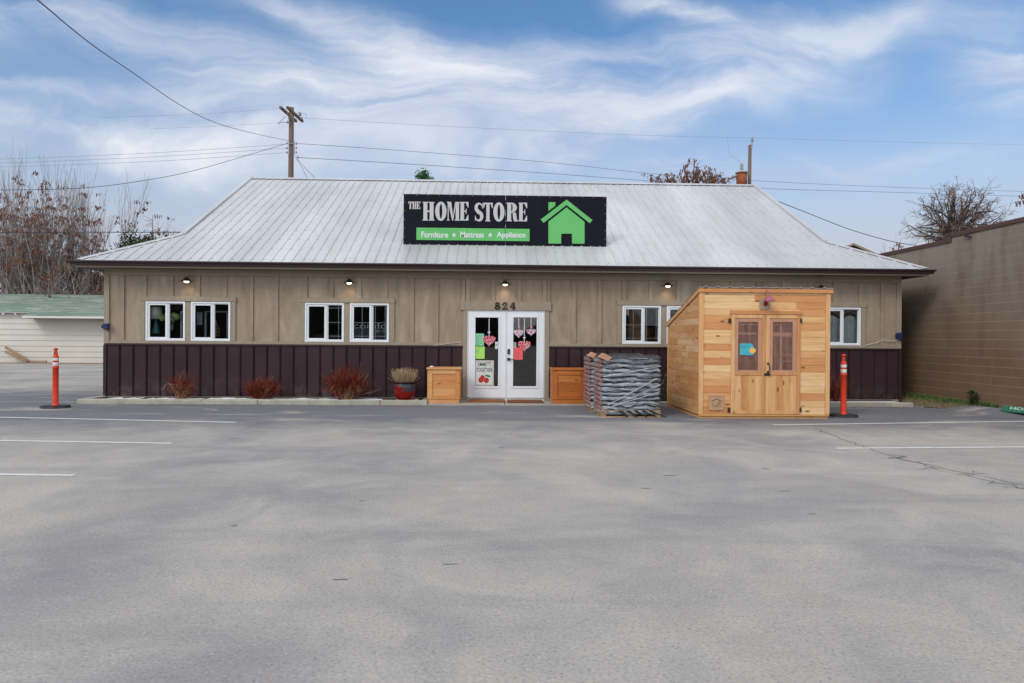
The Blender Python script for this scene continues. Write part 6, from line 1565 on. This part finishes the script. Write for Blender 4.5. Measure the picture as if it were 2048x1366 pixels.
for k in range(8):
    a = 2*math.pi*k/8; m.tube([(c.x+r_*math.cos(a), .26+r_*math.sin(a), c.z+z_) for r_, z_ in rs_], .008, 5)
for r_, z_ in [(.10, 0), (.10, h*.22), (.10, h*.45), (.07, h*.62), (.02, h)]: m.tube([(c.x+r_*math.cos(2*math.pi*k/16), .26+r_*math.sin(2*math.pi*k/16), c.z+z_) for k in range(17)], .007, 4)
m.build('frame', MT['wicker'], o); m = MB(); m.smooth = True; m.lathe((c.x, .26, c.z), [(.035, .005), (.035, h*.3)], 12); m.build('candle', MT['shade'], o)
m = MB(); 
for x in (361, 365): pass
a = RC(361.5, 622, 364, 678, .35); m.box(a[0], a[1], .33, .35, a[2], a[3]); b_ = RC(361.5, 621, 372, 623, .35); m.box(a[1], b_[1], .33, .35, a[3]-.02, a[3]); tag(m.build('picture_frame', MT['white'], None, (a[0], .34, a[2])), 'white frame leaning inside the leftmost window at its right side', 'frame')
m = MB(); a = RC(394, 624, 404.5, 650, .4); nx = 14
for i in range(nx): x0_ = a[0]+(a[1]-a[0])*i/nx; x1_ = a[0]+(a[1]-a[0])*(i+1)/nx; m.sheet([(x0_, .4+.01*(i % 2), a[2]), (x1_, .4+.01*((i+1) % 2), a[2]), (x1_, .4+.01*((i+1) % 2), a[3]), (x0_, .4+.01*(i % 2), a[3])])
tag(m.build('towel', MT['sheer'], None, (a[0], .4, a[3]), recalc=False), 'pale cloth hanging inside the second window from the left', 'cloth')
m = MB(); a = RC(386, 622, 457, 676, .6)
for (x0_, x1_, z0_, z1_) in [(a[0]+.28, a[0]+.33, a[2], a[3]), (a[1]-.05, a[1], a[2], a[3]), (a[0]+.33, a[1]-.05, a[3]-.03, a[3])]: m.box(x0_, x1_, .6, .63, z0_, z1_)
tag(m.build('display_frame', MT['vase'], None, (a[0], .6, a[2])), 'pale grey display frame standing inside the second window from the left', 'frame')  # open pale display frame, no mirror in it
for (xa, xb, ya, yb_, Y, mt, lb, cat, nm) in [(618, 680, 668, 684, .9, 'furn', 'dark headboard low behind the third window from the left', 'headboard', 'headboard'), (705, 775, 655, 684, 1.0, 'cloth', 'grey mattress stood behind the fourth window from the left', 'mattress', 'mattress'),
        (1252, 1300, 655, 690, .8, 'furn', 'dark cabinet behind the window left of the shed', 'cabinet', 'cabinet')]:
    r = RC(xa, ya, xb, yb_, Y); t = thing(nm, ((r[0]+r[1])/2, Y, .13), lb, cat); m = MB(); m.box(r[0], r[1], Y, Y+.35, .3, r[3]); m.build('body', MT[mt], t, bevel=.03); m = MB()
    for x in (r[0]+.03, r[1]-.08): m.box(x, x+.05, Y+.05, Y+.1, .13, .299); m.box(x, x+.05, Y+.25, Y+.3, .13, .299)
    m.build('legs', MT['furn'], t)
# display sign with letters cut by the window frame
q0, q1 = P(706, 655, .09), P(776, 640, .09)
o = thing('display_sign', ((q0.x+q1.x)/2, .09, q0.z), 'grey lettered display sign inside the fourth window from the left', 'sign')
m = MB(); r = RC(707.5, 645.5, 774, 657, .09); text_mb(m, 'comfo', r[0], r[1], r[2], r[3], .085, .09, -.005); r2 = RC(753, 660, 774, 665, .09); text_mb(m, 'BY SE', r2[0], r2[1], r2[2], r2[3], .085, .09); m.build('lettering', MT['banner'], o)
# sheer curtains in the rightmost window
m = MB(); r = RC(1645, 628, 1717, 690, .16); nx = 70; zt_ = r[3]
for i in range(nx):
    def f(k): x = r[0]+(r[1]-r[0])*k/nx; ph = (k/nx*2) % 1; return (x, .16+.02*math.sin(k*.9), zt_-.16+.12*abs(math.sin(ph*math.pi)))
    a, b_ = f(i), f(i+1); m.sheet([(a[0], a[1], r[2]), (b_[0], b_[1], r[2]), b_, a])
tag(m.build('sheer_curtain', MT['sheer'], None, (r[0], .16, r[3]), recalc=False), 'pale sheer curtain with scalloped top inside the rightmost window', 'curtain')
m = MB(); r = RC(1645, 618, 1717, 634, .12); pts = [Vector((r[0]+(r[1]-r[0])*k/40, .12, r[2]+(r[3]-r[2])*(.2+.5*abs(math.sin(k/40*2*math.pi))))) for k in range(41)]; m.tube(pts, .008, 5); tag(m.build('garland', MT['whitecord'], None, tuple(pts[0])), 'thin pale garland swagged inside the rightmost window', 'garland')
m = MB(); r = RC(336, 606, 369, 626, .3)
for i in range(12):
    x0_ = r[0]+(r[1]-r[0])*i/12; x1_ = r[0]+(r[1]-r[0])*(i+1)/12; m.sheet([(x0_, .3+.015*(i % 2), r[3]-.12-.06*math.sin(i/12*3.14)), (x1_, .3+.015*((i+1) % 2), r[3]-.12-.06*math.sin((i+1)/12*3.14)), (x1_, .3+.015*((i+1) % 2), r[3]), (x0_, .3+.015*(i % 2), r[3])])
tag(m.build('valance', MT['darkcloth'], None, (r[0], .3, r[3]), recalc=False), 'dark brown valance swagged at the top of the leftmost window', 'valance')
